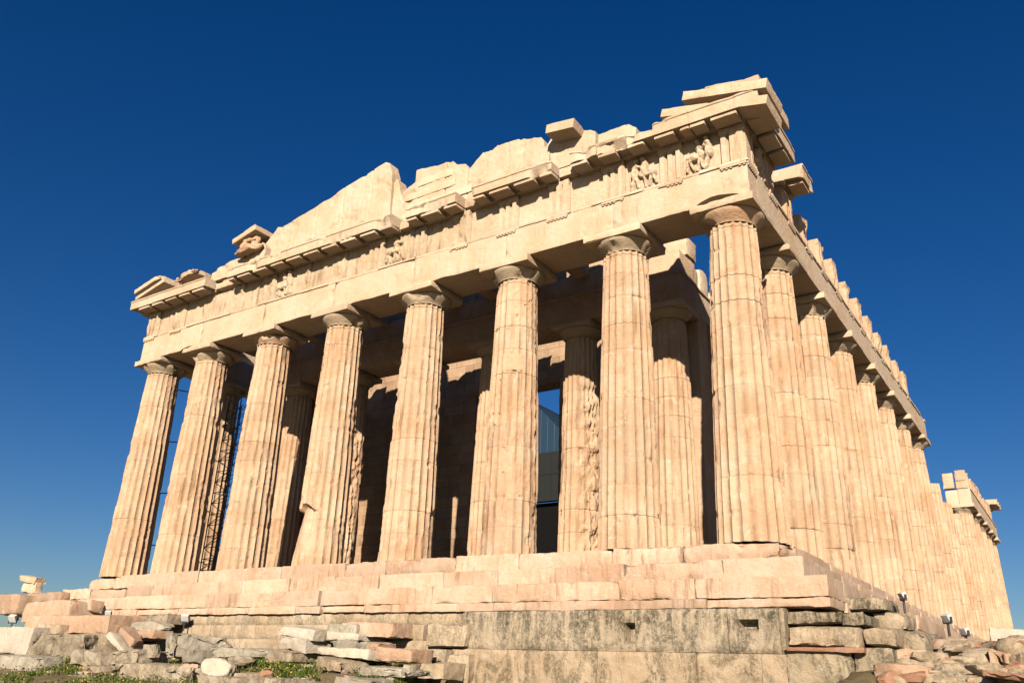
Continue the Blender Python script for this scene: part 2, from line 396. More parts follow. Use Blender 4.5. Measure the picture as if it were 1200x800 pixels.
def capital(x, y, seed, parent, z0=ZN, R=.742, A=1.04, dmg=.05, hi=False, hz=.68, mat=None):
    n = 96 if hi else 48
    prof = [(R+.012, 0), (R+.02, .02), (R+.012, .03), (R+.03, .05), (R+.022, .06), (R+.045, .085), (R+.10, .15), (R+.17, .22), (R+.235, .30), (R+.262, .355), (R+.262, .385), (R+.23, .41)]
    k = hz/.68
    th = np.linspace(0, 2*math.pi, n, endpoint=False)
    rows = []
    for rr, zz in prof:
        P = np.stack([np.cos(th)*rr, np.sin(th)*rr, np.full(n, zz*k)], -1); Q = P+[x+seed, y, seed]
        e = fbm(Q, 1.6, seed, 3); rr2 = rr-np.clip((e-.56)*1.1, 0, .12)*(dmg/.05)-.012*fbm(Q, 8, seed+1, 2)
        rows.append(np.stack([np.cos(th)*rr2+x, np.sin(th)*rr2+y, np.full(n, z0+zz*k)], -1))
    mb = MB(); mb.add(np.stack(rows), grid_faces(n, len(prof), wrap_u=True))
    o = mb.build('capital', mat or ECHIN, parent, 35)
    mb = MB(); block(mb, (x-A, y-A, z0+.405*k), (x+A, y+A, z0+hz-.004), .10 if hi else .2, .01, dmg, seed); mb.build('abacus', MARBW, parent, 35)
    return o

# --- steps (three courses) and the masonry they stand on
def step_course(name, inset, z0, z1, lens, seed, mat, chip=.06, yb=4.0, dmg=None):
    """west run and the two flank returns, block by block"""
    rs = random.Random(seed); mb = MB(); x = -15.44-inset; X1 = 15.44+inset; y0 = -inset; k = 0
    while x < X1-.01:
        L = rs.uniform(*lens); L = L if X1-x-L > .9 else X1-x
        j = rs.uniform(-.012, .012)
        cs = dmg if (dmg and 11.2 < x+L/2 < 15.) else 0
        if rs.random() < .12: j += rs.uniform(.02, .06)
        nw = .14 if x < -13.4 else 0
        block(mb, (x+.002, y0+j, z0+.002), (x+L-.002, y0+1.5, z1+rs.uniform(-.012, .004)-nw*rs.uniform(.3, 1)), .085, .03, chip*(rs.uniform(.12, .4) if rs.random() < .7 else 1.5)+(cs or 0)+nw, seed*31+k, skew=.04*bool(cs or nw)); x += L; k += 1
    y = y0+1.5
    while y < 70.5+inset:
        L = rs.uniform(1.5, 2.4)
        block(mb, (X1-1.5, y+.003, z0+.002), (X1+rs.uniform(-.02, .01), y+L-.003, z1), .25 if y < 20 else .5, .014, chip, seed*37+k); y += L; k += 1
    block(mb, (-15.44-inset, y0+1.5, z0), (-14.2-inset, 70, z1), 1.5, .01, .03, seed+900)
    return mb.build(name, mat, temple)
step_course('stylobate', 0., -.55, 0., (1.8, 3.2), 11, MARBS, .07, dmg=.10)
step_course('step', .70, -1.07, -.55, (1.5, 2.9), 12, MARBS, .06, dmg=.16)
step_course('step', 1.40, -1.56, -1.07, (1.6, 3.0), 13, MARBS, .055, dmg=.12)
step_course('euthynteria', 1.44, -1.80, -1.56, (1.0, 2.6), 14, MARBS, .07)
mb = MB(); block(mb, (-14.6, 1.3, -.6), (14.6, 69, -.03), 2., .0, .0, 3); mb.build('floor_paving', mat_stone('dark_paving', (.22, .19, .15), (.18, .15, .11), (.26, .23, .18), .3), temple)  # unseen floor, toned dark to cut bounce light on the soffits
mb = MB(); block(mb, (-11.2, 4.85, -.03), (11.2, 60, .34), 1., .01, .03, 4); block(mb, (-10.95, 5.13, .34), (10.95, 60, .69), 1., .01, .03, 5); mb.build('porch_step', MARBS, temple)

# foundation, west front
def found(seed, x0, x1, z0, z1, y0, lens, groove=.05, holes=(), rough=.05, mat=POROS, T=2.5, thr=.5):
    rs = random.Random(seed); js = [x0]
    while js[-1] < x1: js.append(js[-1]+rs.uniform(*lens))
    js = np.array(js[1:-1]); us = np.unique(np.round(np.concatenate([np.arange(x0, x1, .055), [x1]]+[[j-.02, j, j+.02] for j in js if x0 < j < x1]), 4))
    offs = np.array([rs.uniform(-.03, .03) for _ in range(len(js)+1)])
    def h(u, z, P):
        r = (fbm(P, 1.1, seed, 4)-.5)*rough*2+(fbm(P, 6, seed+4, 3)-.5)*rough*.7
        r = r+offs[np.searchsorted(js, u)]
        wob = (fbm(P*[0, 0, 1.]+[seed, 3, 0], 3., seed+8, 2)-.5)*.06
        for j in js: r = r-groove*np.exp(-((u-j+wob)/.018)**2)
        ed = np.minimum(z-z0, z1-z); n = fbm(P, 2.2, seed+9, 3)
        r = r-np.exp(-(ed/.05)**2)*(.03+.14*np.clip(n-.45, 0, 1))
        for (a, b, c, d, dep) in holes: r = np.where((u > a) & (u < b) & (z > c+.04*(n-.5)) & (z < d), r-dep, r)
        return r
    mb = MB(); panel(mb, (0, y0, 0), (1, 0, 0), (0, -1, 0), us, z0, z1, max(6, int((z1-z0)/.055)), h, T)
    return mb.build('foundation_course', mat, temple)
found(21, -16.6, 6.7, -2.15, -1.81, -1.36, (.9, 2.3), mat=POROL, rough=.035)
found(22, -16.4, 5.2, -2.60, -2.155, -1.44, (1.0, 2.2), mat=POROL, rough=.04)
found(23, -16.2, 5.8, -3.05, -2.605, -1.50, (1.0, 2.0), mat=POROL, rough=.05)
a1 = at(738, 737, -1.5); a2 = at(878, 728, -1.5)
found(24, 6.72, 15.84, -2.80, -1.81, -1.56, (.95, 2.4), holes=((a1[0]-.12, a1[0]+.16, a1[2]-.3, a1[2]+.12, .3), (a2[0]-.22, a2[0]+.22, a2[2]-.16, a2[2]+.02, .3)), rough=.045, mat=POROS)
found(25, 6.4, 15.82, -3.86, -2.81, -1.60, (1.2, 2.9), rough=.04, mat=mat_stone('tan_limestone', (.43, .335, .22), (.36, .265, .165), (.46, .375, .27), .6, (.15, .11, .06), bump=1., lichen=.8, lichcol=(.09, .078, .045)))
found(26, 5.6, 15.84, -5.4, -3.87, -1.66, (1.2, 2.9), rough=.04, mat=POROS)
mb = MB()                                             # ragged left end of the deep part
for k, (u0, v0, u1, v1, y) in enumerate([(500, 731, 545, 757, -1.75), (519, 765, 547, 803, -1.9), (502, 760, 521, 776, -2.0)]):
    a = at(u0, v0, y); b = at(u1, v1, y)
    block(mb, (a[0], y, b[2]), (b[0], y+1.2, a[2]), .08, .04, .12, 700+k, skew=.05)
mb.build('foundation_block', POROL, temple)
# foundation, south-west corner and south side
def fblock(u0, v0, u1, v1, y, dep, seed, mat, chip=.1, skew=.03):
    a = at(u0, (v0+v1)/2, y); b = at(u1, (v0+v1)/2, y); c = at((u0+u1)/2, v0, y); d = at((u0+u1)/2, v1, y)
    mb = MB(); block(mb, (a[0], y, d[2]), (b[0], y+dep, c[2]), .08, .03, chip, seed, skew=skew); return mb.build('foundation_block', mat, temple)
for k, (u0, v0, u1, v1, y, mat) in enumerate([
        (923, 715, 985, 731, -1.42, POROS), (986, 717, 1014, 733, -1.2, POROS), (923, 733, 1008, 757, -1.50, POROL), (1009, 733, 1052, 757, -1.25, POROL),
        (921, 760, 1000, 806, -1.62, POROS), (1001, 758, 1048, 806, -1.50, POROS), (990, 700, 1040, 716, .2, POROS), (1020, 716, 1062, 738, .4, POROL), (1048, 738, 1085, 764, -.6, POROS),
        (921, 757.5, 1012, 763, -1.72, ROCKR)]):
    fblock(u0, v0, u1, v1, y, 1.6, 740+k, mat, .12 if k != 9 else .05)
rs = random.Random(5); mb = MB(); y = 1.5; k = 0
while y < 68:
    L = rs.uniform(1.1, 2.2)
    block(mb, (16.5, y, -3.2), (17.35+rs.uniform(-.25, .3), y+L-.02, -1.85+rs.uniform(-.12, .03)), .22, .04, .12, 800+k, skew=.04); y += L; k += 1
mb.build('foundation_course', POROL, temple)

# --- front columns
def bite4(TH, Z, r, R, e2):
    dt = (TH-math.radians(243)+math.pi) % (2*math.pi)-math.pi
    m = np.clip((1.15-np.abs(dt))*2.5, 0, 1)*np.clip((2.18+.12*np.sin(dt*5)-Z)*14, 0, 1)
    cut = R-.26*np.clip(Z/2.1, .05, 1)**1.3-.06*(e2-.3)
    return np.where(m > 0, r*(1-m)+np.minimum(r, cut)*m, r)
def patch6(TH, Z, r, R, e2):
    dt = (TH-math.radians(300)+math.pi) % (2*math.pi)-math.pi
    return np.where((np.abs(dt) < .5) & (Z > 6.1) & (Z < 6.75), R-.03, r)
ER = [.28, .34, .62, .62, .72, .74, .22, .18]; CHP = [.35, .4, .6, .6, .65, .6, .25, .25]
for i, x in enumerate(CX):
    c = column(x, 1.0, 101+i*3, m=10, dz=.05, eros=ER[i], chip=CHP[i], bite=bite4 if i == 3 else (patch6 if i == 5 else None), R0=.975 if i in (0, 7) else .955, crk=1. if i > 5 else .6)
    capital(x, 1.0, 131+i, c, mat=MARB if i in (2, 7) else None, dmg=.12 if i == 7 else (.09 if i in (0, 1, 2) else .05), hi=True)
# --- south flank
for k in range(2, 18):
    if 9 <= k <= 12:
        H = {9: 8.6, 10: 8.25, 11: 8.1, 12: 6.9}[k]
        c = column(14.44, fy(k), 201+k, m=6, dz=.14, H=H, eros=.3, top=False, broken=.7, crk=1.)
    else:
        c = column(14.44, fy(k), 201+k, m=8 if k < 5 else 6, dz=.08 if k < 5 else .13, eros=.25, chip=.3, crk=.9)
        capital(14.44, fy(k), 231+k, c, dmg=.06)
# --- north flank (seen through the front)
for k in range(2, 8):
    c = column(-14.44, fy(k), 301+k, m=6, dz=.13, eros=.35)
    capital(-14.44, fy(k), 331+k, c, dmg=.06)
# --- inner porch columns
PX = [-10.1, -6.26, -2.09, 2.09, 6.26, 10.1]
def bite_in(TH, Z, r, R, e2):
    dt = (TH-math.radians(335)+math.pi) % (2*math.pi)-math.pi
    m = np.clip((.75-np.abs(dt))*3, 0, 1)*np.clip((6.6-Z)*5, 0, 1)
    return r-m*np.clip((e2-.38)*.5, 0, .14)
for i, x in enumerate(PX):
    c = column(x, 6.0, 401+i*5, z0=.69, H=8.58, R0=.84, R1=.655, m=8, dz=.08, eros=(.3, .95, .5, .4, .45, .2)[i], chip=.4, bite=bite_in if i in (1, 4) else None, crk=.8)
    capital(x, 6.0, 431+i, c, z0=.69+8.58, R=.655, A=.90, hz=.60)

# --- architrave, west: seven beams, end joints on the column axes
WO, WU, WN = (0, .11, 0), (1, 0, 0), (0, -1, 0)
xs = [-15.33]+CX[1:-1]+[15.33]
for b in range(7):
    x0, x1 = xs[b]+.004, xs[b+1]-.004
    us = np.linspace(x0, x1, int((x1-x0)/.07))
    zb = np.full(us.shape, ZA)+.05*np.clip(fbm(np.stack([us, us*0, us*0], -1), 1.1, 50+b, 3)-.52, 0, 1)*3*(np.abs(us-(x0+x1)/2) < (x1-x0)/2-1.1)
    if b == 6: zb = zb+.26*np.clip(1-np.abs(us-14.35)/.75, 0, 1)**.5*(.7+.5*vn(np.stack([us*3, us*0, us*0], -1), 1, 4))
    if b == 0: zb = zb+.12*np.clip(1-np.abs(us+11.5)/.6, 0, 1)**.5
    def h(u, z, P, b=b, x0=x0, x1=x1):
        r = (fbm(P, .8, 60+b, 3)-.5)*.035+(fbm(P, 5, 70+b, 3)-.5)*.016
        e = np.minimum(u-x0, x1-u); n = fbm(P, 1.6, 80+b, 3)
        r = r-np.exp(-(e/.05)**2)*.02-np.clip(n-.58, 0, 1)*.6*np.exp(-(e/.3)**2)-np.exp(-((z-ZA)/.04)**2)*.05*np.clip(n-.3, 0, 1)
        return r
    mb = MB(); panel(mb, WO, WU, WN, us, zb, ZT-.002, 22, h, .86)
    block(mb, (x0, .98, ZA+.02), (x1, 1.88, ZT), .4, .02, .05, 90+b)
    o = mb.build('architrave_beam', MARBW, temple)
def taenia(x0, x1, seed, keep=.62):
    mb = MB(); rs = random.Random(seed); x = x0
    while x < x1:
        L = min(rs.uniform(.5, 2.2), x1-x)
        block(mb, (x, .06 if rs.random() < keep else .10, ZT), (x+L, .97, ZB), .12, .006, .03, int(seed*10+x*7) % 9999); x += L
    return mb.build('taenia', MARBW, temple)
taenia(-15.39, 15.39, 41)

def triglyph(O, U, N, u0, w, z0, z1, seed, eros=.2, nu=37, nz=22, T=.5, mat=None):
    us = np.linspace(u0, u0+w, nu)
    def h(u, z, P):
        t = (u-u0)/w*6                                   # six sixths: half groove, flat, groove, flat, groove, flat, half
        g = np.zeros_like(u)
        for c in (0., 2., 4., 6.): g = np.maximum(g, np.clip(1-np.abs(t-c)/.5, 0, 1))
        body = np.clip((z1-.17-z)*14, 0, 1)
        r = .0-.135*g*body+.018*(z > z1-.14)
        e = fbm(P, 1.3, seed, 3); e2 = fbm(P, 5, seed+3, 3)
        dep = np.clip((e-(.62-.2*eros))*.6, 0, .1)
        return np.minimum(r, -dep)-.03*(e2-.5)*(1+2*eros)-np.exp(-((z-z0)/.05)**2)*.08*np.clip(e2-.4, 0, 1)
    mb = MB(); panel(mb, O, U, N, us, z0, z1, nz, h, T)
    return mb.build('triglyph', mat or MARB, temple, 35)
def regula(O, U, N, u0, w, seed, parent, skip=0.):
    O = np.array(O, float); U = np.array(U, float); N = np.array(N, float); mb = MB(); rs = random.Random(seed)
    if rs.random() < skip: return
    def bx(a, b, n0, n1, z0, z1):
        p = O+U*a+N*n0; q = O+U*b+N*n1
        lo = np.minimum(p, q); hi = np.maximum(p, q); lo[2] = z0; hi[2] = z1
        block(mb, lo, hi, .2, .004, .014, seed)
    bx(u0, u0+w, 0., .055, ZT-.085, ZT-.003)
    for i in range(6):
        if rs.random() < .85:
            a = u0+w*(i+.18)/6; bx(a, a+w*.64/6, .004, .05, ZT-.135, ZT-.088)
    mb.build('regula', MARBW, parent)
def metope(O, U, N, u0, w, seed, relief, z0=ZB, z1=ZF, mat=None):
    rs = np.random.RandomState(seed); us = np.linspace(u0, u0+w, 64 if relief else 40)
    limbs = []
    if relief:
        fl = rs.rand() < .5
        for (ax, az, bx_, bz, wd, dp) in [(.30, .45, .33, .74, .085, .13), (.33, .86, .34, .87, .055, .13), (.30, .45, .20, .10, .05, .10), (.30, .45, .42, .12, .05, .10), (.33, .70, .50, .64, .038, .12),
                (.50, .45, .82, .42, .085, .13), (.52, .45, .56, .74, .075, .13), (.57, .84, .58, .85, .055, .13), (.52, .42, .47, .10, .034, .09), (.56, .42, .61, .12, .034, .09), (.80, .40, .73, .10, .034, .09), (.84, .40, .90, .14, .034, .09)]:
            if rs.rand() < .88:
                a = np.array([ax, az])+rs.normal(size=2)*.015; b = np.array([bx_, bz])+rs.normal(size=2)*.02
                if fl: a[0] = 1-a[0]; b[0] = 1-b[0]
                limbs.append((a, b, wd*1.3, dp*1.15))
    def h(u, z, P):
        s = (u-u0)/w; t = (z-z0)/(z1-z0); r = (fbm(P, 1.5, seed, 3)-.5)*.05+(fbm(P, 6, seed+1, 3)-.5)*.03
        q = np.stack([s, t], -1); n = fbm(P, 7., seed+5, 3)
        for a, b, wd, dp in limbs:
            ab = b-a; k = np.clip(((q-a)@ab)/(ab@ab+1e-6), 0, 1); d = np.linalg.norm(q-a-k[..., None]*ab, axis=-1)
            r = np.maximum(r, np.where(d < wd, dp*1.25*np.clip(1-(d/wd)**2, 0, 1)**.35*(.35+1.3*n), -1))
        return r-.16
    mb = MB(); panel(mb, O, U, N, us, z0, z1, 60 if relief else 32, h, .4)
    mb.build('metope', mat or MARB, temple)
TW = .845
tcs = []
for i in range(7):
    a = CX[i] if i else -15.33+TW/2; b = CX[i+1] if i < 6 else 15.33-TW/2
    tcs += [a, (a+b)/2]
tcs.append(15.33-TW/2)
for i, c in enumerate(tcs):
    er = 1.2 if c < -1 else (.7 if c < 5 else (.15 if c < 10 else -.6))
    t = triglyph(WO, WU, WN, c-TW/2, TW, ZB+.002, ZF, 500+i, er, mat=MARBF if c < 6 else MARBW)
    regula(WO, WU, WN, c-TW/2, TW, 530+i, t, .75 if c < 4 else .25)
    if i < len(tcs)-1:
        metope(WO, WU, WN, c+TW/2+.003, tcs[i+1]-c-TW-.006, 560+i, i >= 12 or i in (4, 7), mat=MARBF if c < 6 else MARBW)
mb = MB(); block(mb, (-15.0, .62, ZB), (15.0, 1.7, ZF-.02), .6, .02, .05, 77); mb.build('frieze_backing', MARBW, temple)

# --- cornice blocks: section swept along the front
def cornice(O, U, N, u0, u1, seed, zt=ZG, dep=.70, mut=(), chip=.03, mitre0=0., mitre1=0., back=.9, front_cut=None):
    O = np.array(O, float); U = np.array(U, float); N = np.array(N, float)
    sec = [(-back, ZF+.003), (.02, ZF+.003), (.06, ZF+.10), (dep-.02, ZF+.055), (dep-.005, ZF+.05), (dep, ZF+.10), (dep, zt-.10), (dep+.035, zt-.07), (dep+.035, zt-.015), (dep+.0, zt), (.1, zt+.02), (-back, zt+.02)]
    us = np.linspace(u0, u1, max(4, int((u1-u0)/.07))); S = np.array(sec)
    UU = us[:, None]+0*S[None, :, 0]; DD = S[None, :, 0]+0*UU; ZZ = S[None, :, 1]+0*UU
    fr = (us-u0)/(u1-u0)
    UU = UU+np.where(DD > 0, DD, 0)*(mitre0*(1-fr)[:, None]+mitre1*fr[:, None])
    P = O+U*UU[..., None]+N*DD[..., None]; P[..., 2] += ZZ
    n1 = fbm(P, 1.5, seed, 3); n2 = fbm(P, 6., seed+1, 3)
    cut = (np.clip(n1-.52, 0, 1)*chip*14+.02*(n2-.5))*np.clip(DD/dep, 0, 1)+np.clip((n1-.60)*9, 0, 1)*.11*np.clip((DD-dep*.7)*9, 0, 1)*(chip > .012)
    P = P-N*cut[..., None]; P[..., 2] -= np.where(ZZ > zt-.12, np.clip(n1-.5, 0, 1)*chip*6, 0)-.012*(n2-.5)
    k = len(sec); mb = MB(); fl = np.cross(U, [0, 0, 1.])@N > 0
    mb.add(P, grid_faces(k, len(us), wrap_u=True, flip=fl)+[tuple(range(k)) if not fl else tuple(range(k))[::-1], tuple(range(k*(len(us)-1), k*len(us)))[::-1] if not fl else tuple(range(k*(len(us)-1), k*len(us)))])
    for c in mut:
        ca, cb = max(c-.42, u0+.01), min(c+.42, u1-.01)
        if cb-ca < .25: continue
        p = O+U*ca+N*.10; q = O+U*cb+N*(dep-.075); lo = np.minimum(p, q); hi = np.maximum(p, q); lo[2] = ZF-.075; hi[2] = ZF+.065
        block(mb, lo, hi, .2, .012, .03, seed+int(c*10) % 50)
    return mb.build('cornice_block', MARBW, temple, 35)
muts = sorted(tcs+[(tcs[i]+tcs[i+1])/2 for i in range(len(tcs)-1)])
def ux(u, v): return float(at(u, v, -.6)[0])
segs = [(-16.0, ux(240, 330), ZG, .0, 610), (ux(266, 322), ux(316, 305), ZG, .02, 611), (ux(316, 305), ux(372, 285), ZG, .02, 612), (ux(372, 285), ux(420, 270), ZG, .03, 613), (ux(420, 270), ux(457, 262), ZG, .03, 614),
        (ux(474, 256), ux(533, 236), ZG-.02, .03, 615), (ux(552, 228), ux(600, 215), ZG-.06, .035, 616), (ux(600, 215), ux(645, 203), ZG-.06, .03, 617),
        (ux(667, 186), ux(698, 177), ZG-.02, .045, 618), (ux(698, 177), ux(733, 164), ZG-.04, .045, 619), (ux(733, 164), ux(764, 150), ZG-.06, .05, 620), (ux(764, 150), ux(806, 137), ZG+.03, .03, 621), (ux(806, 137), 15.33, ZG+.03, .008, 622)]
for (a, b, zt, ch, sd) in segs:
    cornice(WO, WU, WN, a+.004, b-.004, sd, zt, mut=muts, chip=max(ch, .006), mitre1=1.0 if sd == 622 else 0.)
# recessed broken stretches between them
for k, (a, b) in enumerate([(ux(240, 330), ux(266, 322)), (ux(457, 262), ux(474, 256)), (ux(533, 236), ux(552, 228)), (ux(645, 203), ux(667, 186))]):
    mb = MB(); block(mb, (a, -.05, ZF+.005), (b, .9, ZG-.1), .1, .04, .12, 640+k)
    mb.build('broken_cornice', MARBW, temple)

# --- what is left of the pediment
def pw(pts, y, T, zb=ZG-.02, seed=0, rough=.03, name='pediment_wall', mat=MARBW, joints=None, du=.06, smooth_top=False):
    """upright slab standing on the cornice, its broken skyline surveyed from the photograph at plane y"""
    Q = np.array([at(u, v, y) for u, v in pts]); X, Z = Q[:, 0], Q[:, 2]
    us = np.unique(np.round(np.concatenate([np.arange(X[0], X[-1], du), X, X[:-1]+.012]), 3)); us = us[(us >= X[0]) & (us <= X[-1])]
    zt = np.interp(us, X, Z)
    if not smooth_top: zt = zt+(fbm(np.stack([us, us*0, us*0+seed], -1), 4., seed, 4)-.5)*.16
    zt = np.maximum(zt, zb+.05); js = joints if joints is not None else []
    def h(u, z, P):
        r = (fbm(P, .9, seed, 3)-.5)*rough*2+(fbm(P, 5, seed+1, 3)-.5)*rough
        for j in js: r = r-.06*np.exp(-((u-j+.08*(vn(P*[0, 0, 2.], 1, seed)-.5))/.022)**2)
        n = fbm(P, 1.4, seed+3, 4); r = r-np.clip((n-.58)*10, 0, 1)*.06*(.5+fbm(P, 7, seed+6, 3))
        hq = vn(P, 2.3, seed+11)*vn(P, 5.1, seed+12); r = r-np.clip((hq-.70)*20, 0, 1)*.09
        return r
    mb = MB(); panel(mb, (0, y, 0), WU, WN, us, zb, zt, int(max(8, (zt.max()-zb)/.065)), h, T)
    return mb.build(name, mat, temple)
# big surviving tympanum slab (upper edge follows the roof slope)
pw([(308, 291), (318, 277), (326, 266), (331, 266), (366, 245), (401, 222), (430, 204), (452, 190), (456.5, 191), (459.5, 203), (459, 222), (457, 246), (458, 256)], .22, .55, seed=651, rough=.032, name='tympanum_slab', joints=[float(at(u, 245, .22)[0]) for u in (330, 348, 372, 401, 432)], smooth_top=True)
pw([(456, 246), (458, 222), (465, 210), (467, 212), (469, 224), (474, 236)], .35, .5, seed=652, name='tympanum_slab')
pw([(248, 321), (256, 313), (264, 310), (272, 305), (281, 302), (300, 290), (308, 284), (312, 290)], -.1, .8, seed=653, rough=.05)
# courses right of the gap
pw([(472, 226), (487, 213), (488, 200), (531, 189), (535, 193), (546, 192), (550, 198), (566, 179), (574, 177), (583, 172), (596, 166), (615, 163), (632, 162), (637, 166)], .12, .9, seed=654, rough=.035, joints=[float(at(522, 215, .12)[0]), float(at(576, 195, .12)[0]), float(at(548, 210, .12)[0])])
pw([(572, 180), (583, 170), (596, 166), (597, 168), (608, 164), (624, 163), (634, 161.5), (637, 165), (638, 173), (644, 172)], .0, .8, seed=655, rough=.04, joints=[float(at(596, 180, 0)[0]), float(at(613, 180, 0)[0])])
pw([(638, 176), (647, 160), (668, 156), (680, 152), (692, 152.5), (698, 154)], .05, .9, seed=656, rough=.02, smooth_top=True)
pw([(693, 162), (699, 158), (716, 152), (737, 146), (743, 149), (747, 150.5)], .3, .9, seed=657, rough=.06)
mb = MB(); q0 = at(470, 240, .0)                                      # thin horizontal joints of the upper courses
for k, (u0, v0, u1, v1) in enumerate([(474, 231, 533, 213), (476, 243, 552, 221), (490, 214, 530, 200)]):
    a = at(u0, v0, .06); b = at(u1, v1, .06)
    block(mb, (a[0], .085, (a[2]+b[2])/2-.17), (b[0], .5, (a[2]+b[2])/2+.16), .1, .02, .05, 660+k)
mb.build('pediment_wall', MARBW, temple)

def slab(u, v, y0, y1, L, th, slope, seed, name='raking_cornice_block', chip=.05, mat=MARBW, yaw=0., left=False):
    """sloping roof-edge slab; (u, v) = its lower left front corner in the survey"""
    p = at(u, v, y0); mb = MB()
    cx = p[0]+math.cos(slope)*L/2+math.sin(slope)*-th/2; cz = p[2]-math.sin(slope)*L/2+math.cos(slope)*th/2
    c = np.array([cx, (y0+y1)/2, cz]); h = np.array([L/2, (y1-y0)/2, th/2])
    block(mb, c-h, c+h, .09, .012, chip, seed, rot=(0, slope, yaw))
    return mb.build(name, mat, temple)
SLP = math.radians(13.4)
slab(776, 136.5, -.58, .9, 3.5, .30, SLP, 671, chip=.035)
slab(801, 117, -.66, .9, 2.75, .34, SLP*.93, 672, chip=.04)
slab(825, 104.5, -.52, .6, 1.5, .12, SLP*.93, 677, chip=.04)
slab(640, 156, -.62, .75, 1.15, .36, SLP*.55, 673, chip=.03)
slab(270, 287, -.6, .75, 1.62, .30, -SLP, 674, chip=.035)
slab(157, 352.5, -.60, .9, 2.3, .22, -SLP, 675, chip=.05)
slab(156, 345, -.64, .9, 2.0, .26, -SLP*1.0, 676, chip=.13)
slab(203, 331, -.35, .9, 1.5, .30, -SLP*.7, 678, chip=.22)
# corner block at the south-west
mb = MB(); block(mb, (15.55, -.62, ZG+.08), (16.12, 1.35, ZG+.46), .08, .015, .05, 680, rot=(0, .0, 0)); block(mb, (15.75, .1, ZG+.2), (16.2, 2.2, ZG+.62), .1, .015, .06, 681, rot=(-.02, 0, 0)); mb.build('raking_cornice_block', MARBW, temple)

# --- weathered sculpture left in the pediment
def statue():
    c = at(292, 297, -.25); mb = MB()
    for k, (dx, dy, dz, sx, sy, sz) in enumerate([(-.25, 0, .28, .42, .5, .7), (-.25, 0, .72, .36, .34, .55), (.28, .05, .25, .5, .5, .6), (.26, .05, .68, .34, .34, .6), (0, -.15, .12, 1.2, .5, .34), (-.05, -.1, .62, .6, .22, .2), (.5, -.05, .14, .55, .4, .34), (-.6, 0, .1, .5, .4, .3)]):
        rock(mb, (c[0]+dx, c[1]+dy, c[2]+dz), (sx, sy, sz), 690+k, 14, 18, .12)
    o = mb.build('pediment_sculpture', MARB)
    tag(o, 'headless weathered marble figures sitting on the cornice under a loose slab', 'sculpture')
statue()

# --- south side entablature, west end
SO, SU, SN = (15.33, 0, 0), (0, 1, 0), (1, 0, 0)
def s_arch(y0, y1, seed, endpieces=()):
    edges = [y0]+[fy(k) for k in range(2, 18) if y0+1 < fy(k) < y1-1]+[y1]
    for a, b in zip(edges[:-1], edges[1:]):
        us = np.linspace(a+.004, b-.004, int((b-a)/(.12 if a < 20 else .3))+2)
        mb = MB(); panel(mb, SO, SU, SN, us, ZA, ZT-.002, 14, lambda u, z, P: (fbm(P, .8, seed, 3)-.5)*.03+(fbm(P, 5, seed+1, 2)-.5)*.014, .86)
        block(mb, (13.55, a, ZA+.02), (14.45, b, ZT), .5, .02, .05, seed+2)
        mb.build('architrave_beam', MARBW, temple); seed += 3
    mb = MB(); rs = random.Random(seed); y = y0
    while y < y1:
        L = min(rs.uniform(.8, 2.), y1-y); block(mb, (14.47, y, ZT), (15.385 if rs.random() < .85 else 15.34, y+L, ZB), .25, .006, .02, seed+int(y*9) % 777); y += L
    mb.build('taenia', MARBW, temple)
s_arch(.98, 31.4, 800); s_arch(fy(13)-.6, 70.0, 860)
def stcs(y0, y1):
    r = []
    ys = [.11+TW/2]+[fy(k) for k in range(2, 18)]
    for a, b in zip(ys[:-1], ys[1:]): r += [a, (a+b)/2]
    r.append(ys[-1]); return [c for c in r if y0 < c < y1]
for i, c in enumerate(stcs(0, 28.2)):
    if i == 0: t = triglyph(SO, SU, SN, c-TW/2, TW, ZB+.002, ZF, 820+i, .15, T=.45)
    else:
        t = triglyph(SO, SU, SN, c-TW/2, TW*1.0, ZB+.002, ZF+(0 if i < 3 else random.uniform(-.12, .1)), 820+i, .6, T=.62, nu=25, nz=16)
    regula(SO, SU, SN, c-TW/2, TW, 850+i, t, .1)
st = stcs(0, 28)
metope(SO, SU, SN, st[0]+TW/2, st[1]-st[0]-TW, 880, True)
for i in (1, 2): metope((15.15, 0, 0), SU, SN, st[i]+TW/2, st[i+1]-st[i]-TW, 881+i, False, z1=ZB+(.45 if i == 2 else .7))
mb = MB(); block(mb, (13.7, .7, ZB), (14.7, 3.4, ZF), .4, .02, .08, 78); mb.build('frieze_backing', MARBW, temple)
# cornice along the south corner, then one loose block further on
cornice((15.33, 0, 0), SU, SN, .11, 3.25, 900, ZG+.03, mut=[st[0], (st[0]+st[1])/2, st[1]], chip=.012, mitre0=-1.0)
cornice((15.33, 0, 0), SU, SN, st[2]-.55, st[2]+.75, 903, ZG+.05, mut=[st[2]+.1], chip=.05, back=.5)
# east group
for i, c in enumerate(stcs(fy(13)-1, 69)):
    t = triglyph(SO, SU, SN, c-TW/2-.25, TW+.5, ZB+.002, ZF+random.uniform(-.25, .1), 920+i, .5, T=.9, nu=17, nz=10)
mb = MB()
block(mb, (13.5, fy(13)-.75, ZB), (14.3, fy(13)-.1, ZF-.1), .15, .03, .08, 930); block(mb, (14.45, fy(13)-.75, ZB+.55), (15.2, fy(13)-.05, ZF+.05), .15, .03, .08, 931)
block(mb, (14.5, fy(13)-.65, ZB), (15.25, fy(13)-.1, ZB+.5), .15, .03, .08, 932); mb.build('frieze_block', MARB, temple)
cornice((15.33, 0, 0), SU, SN, 66.3, 69.6, 940, ZG, chip=.03)
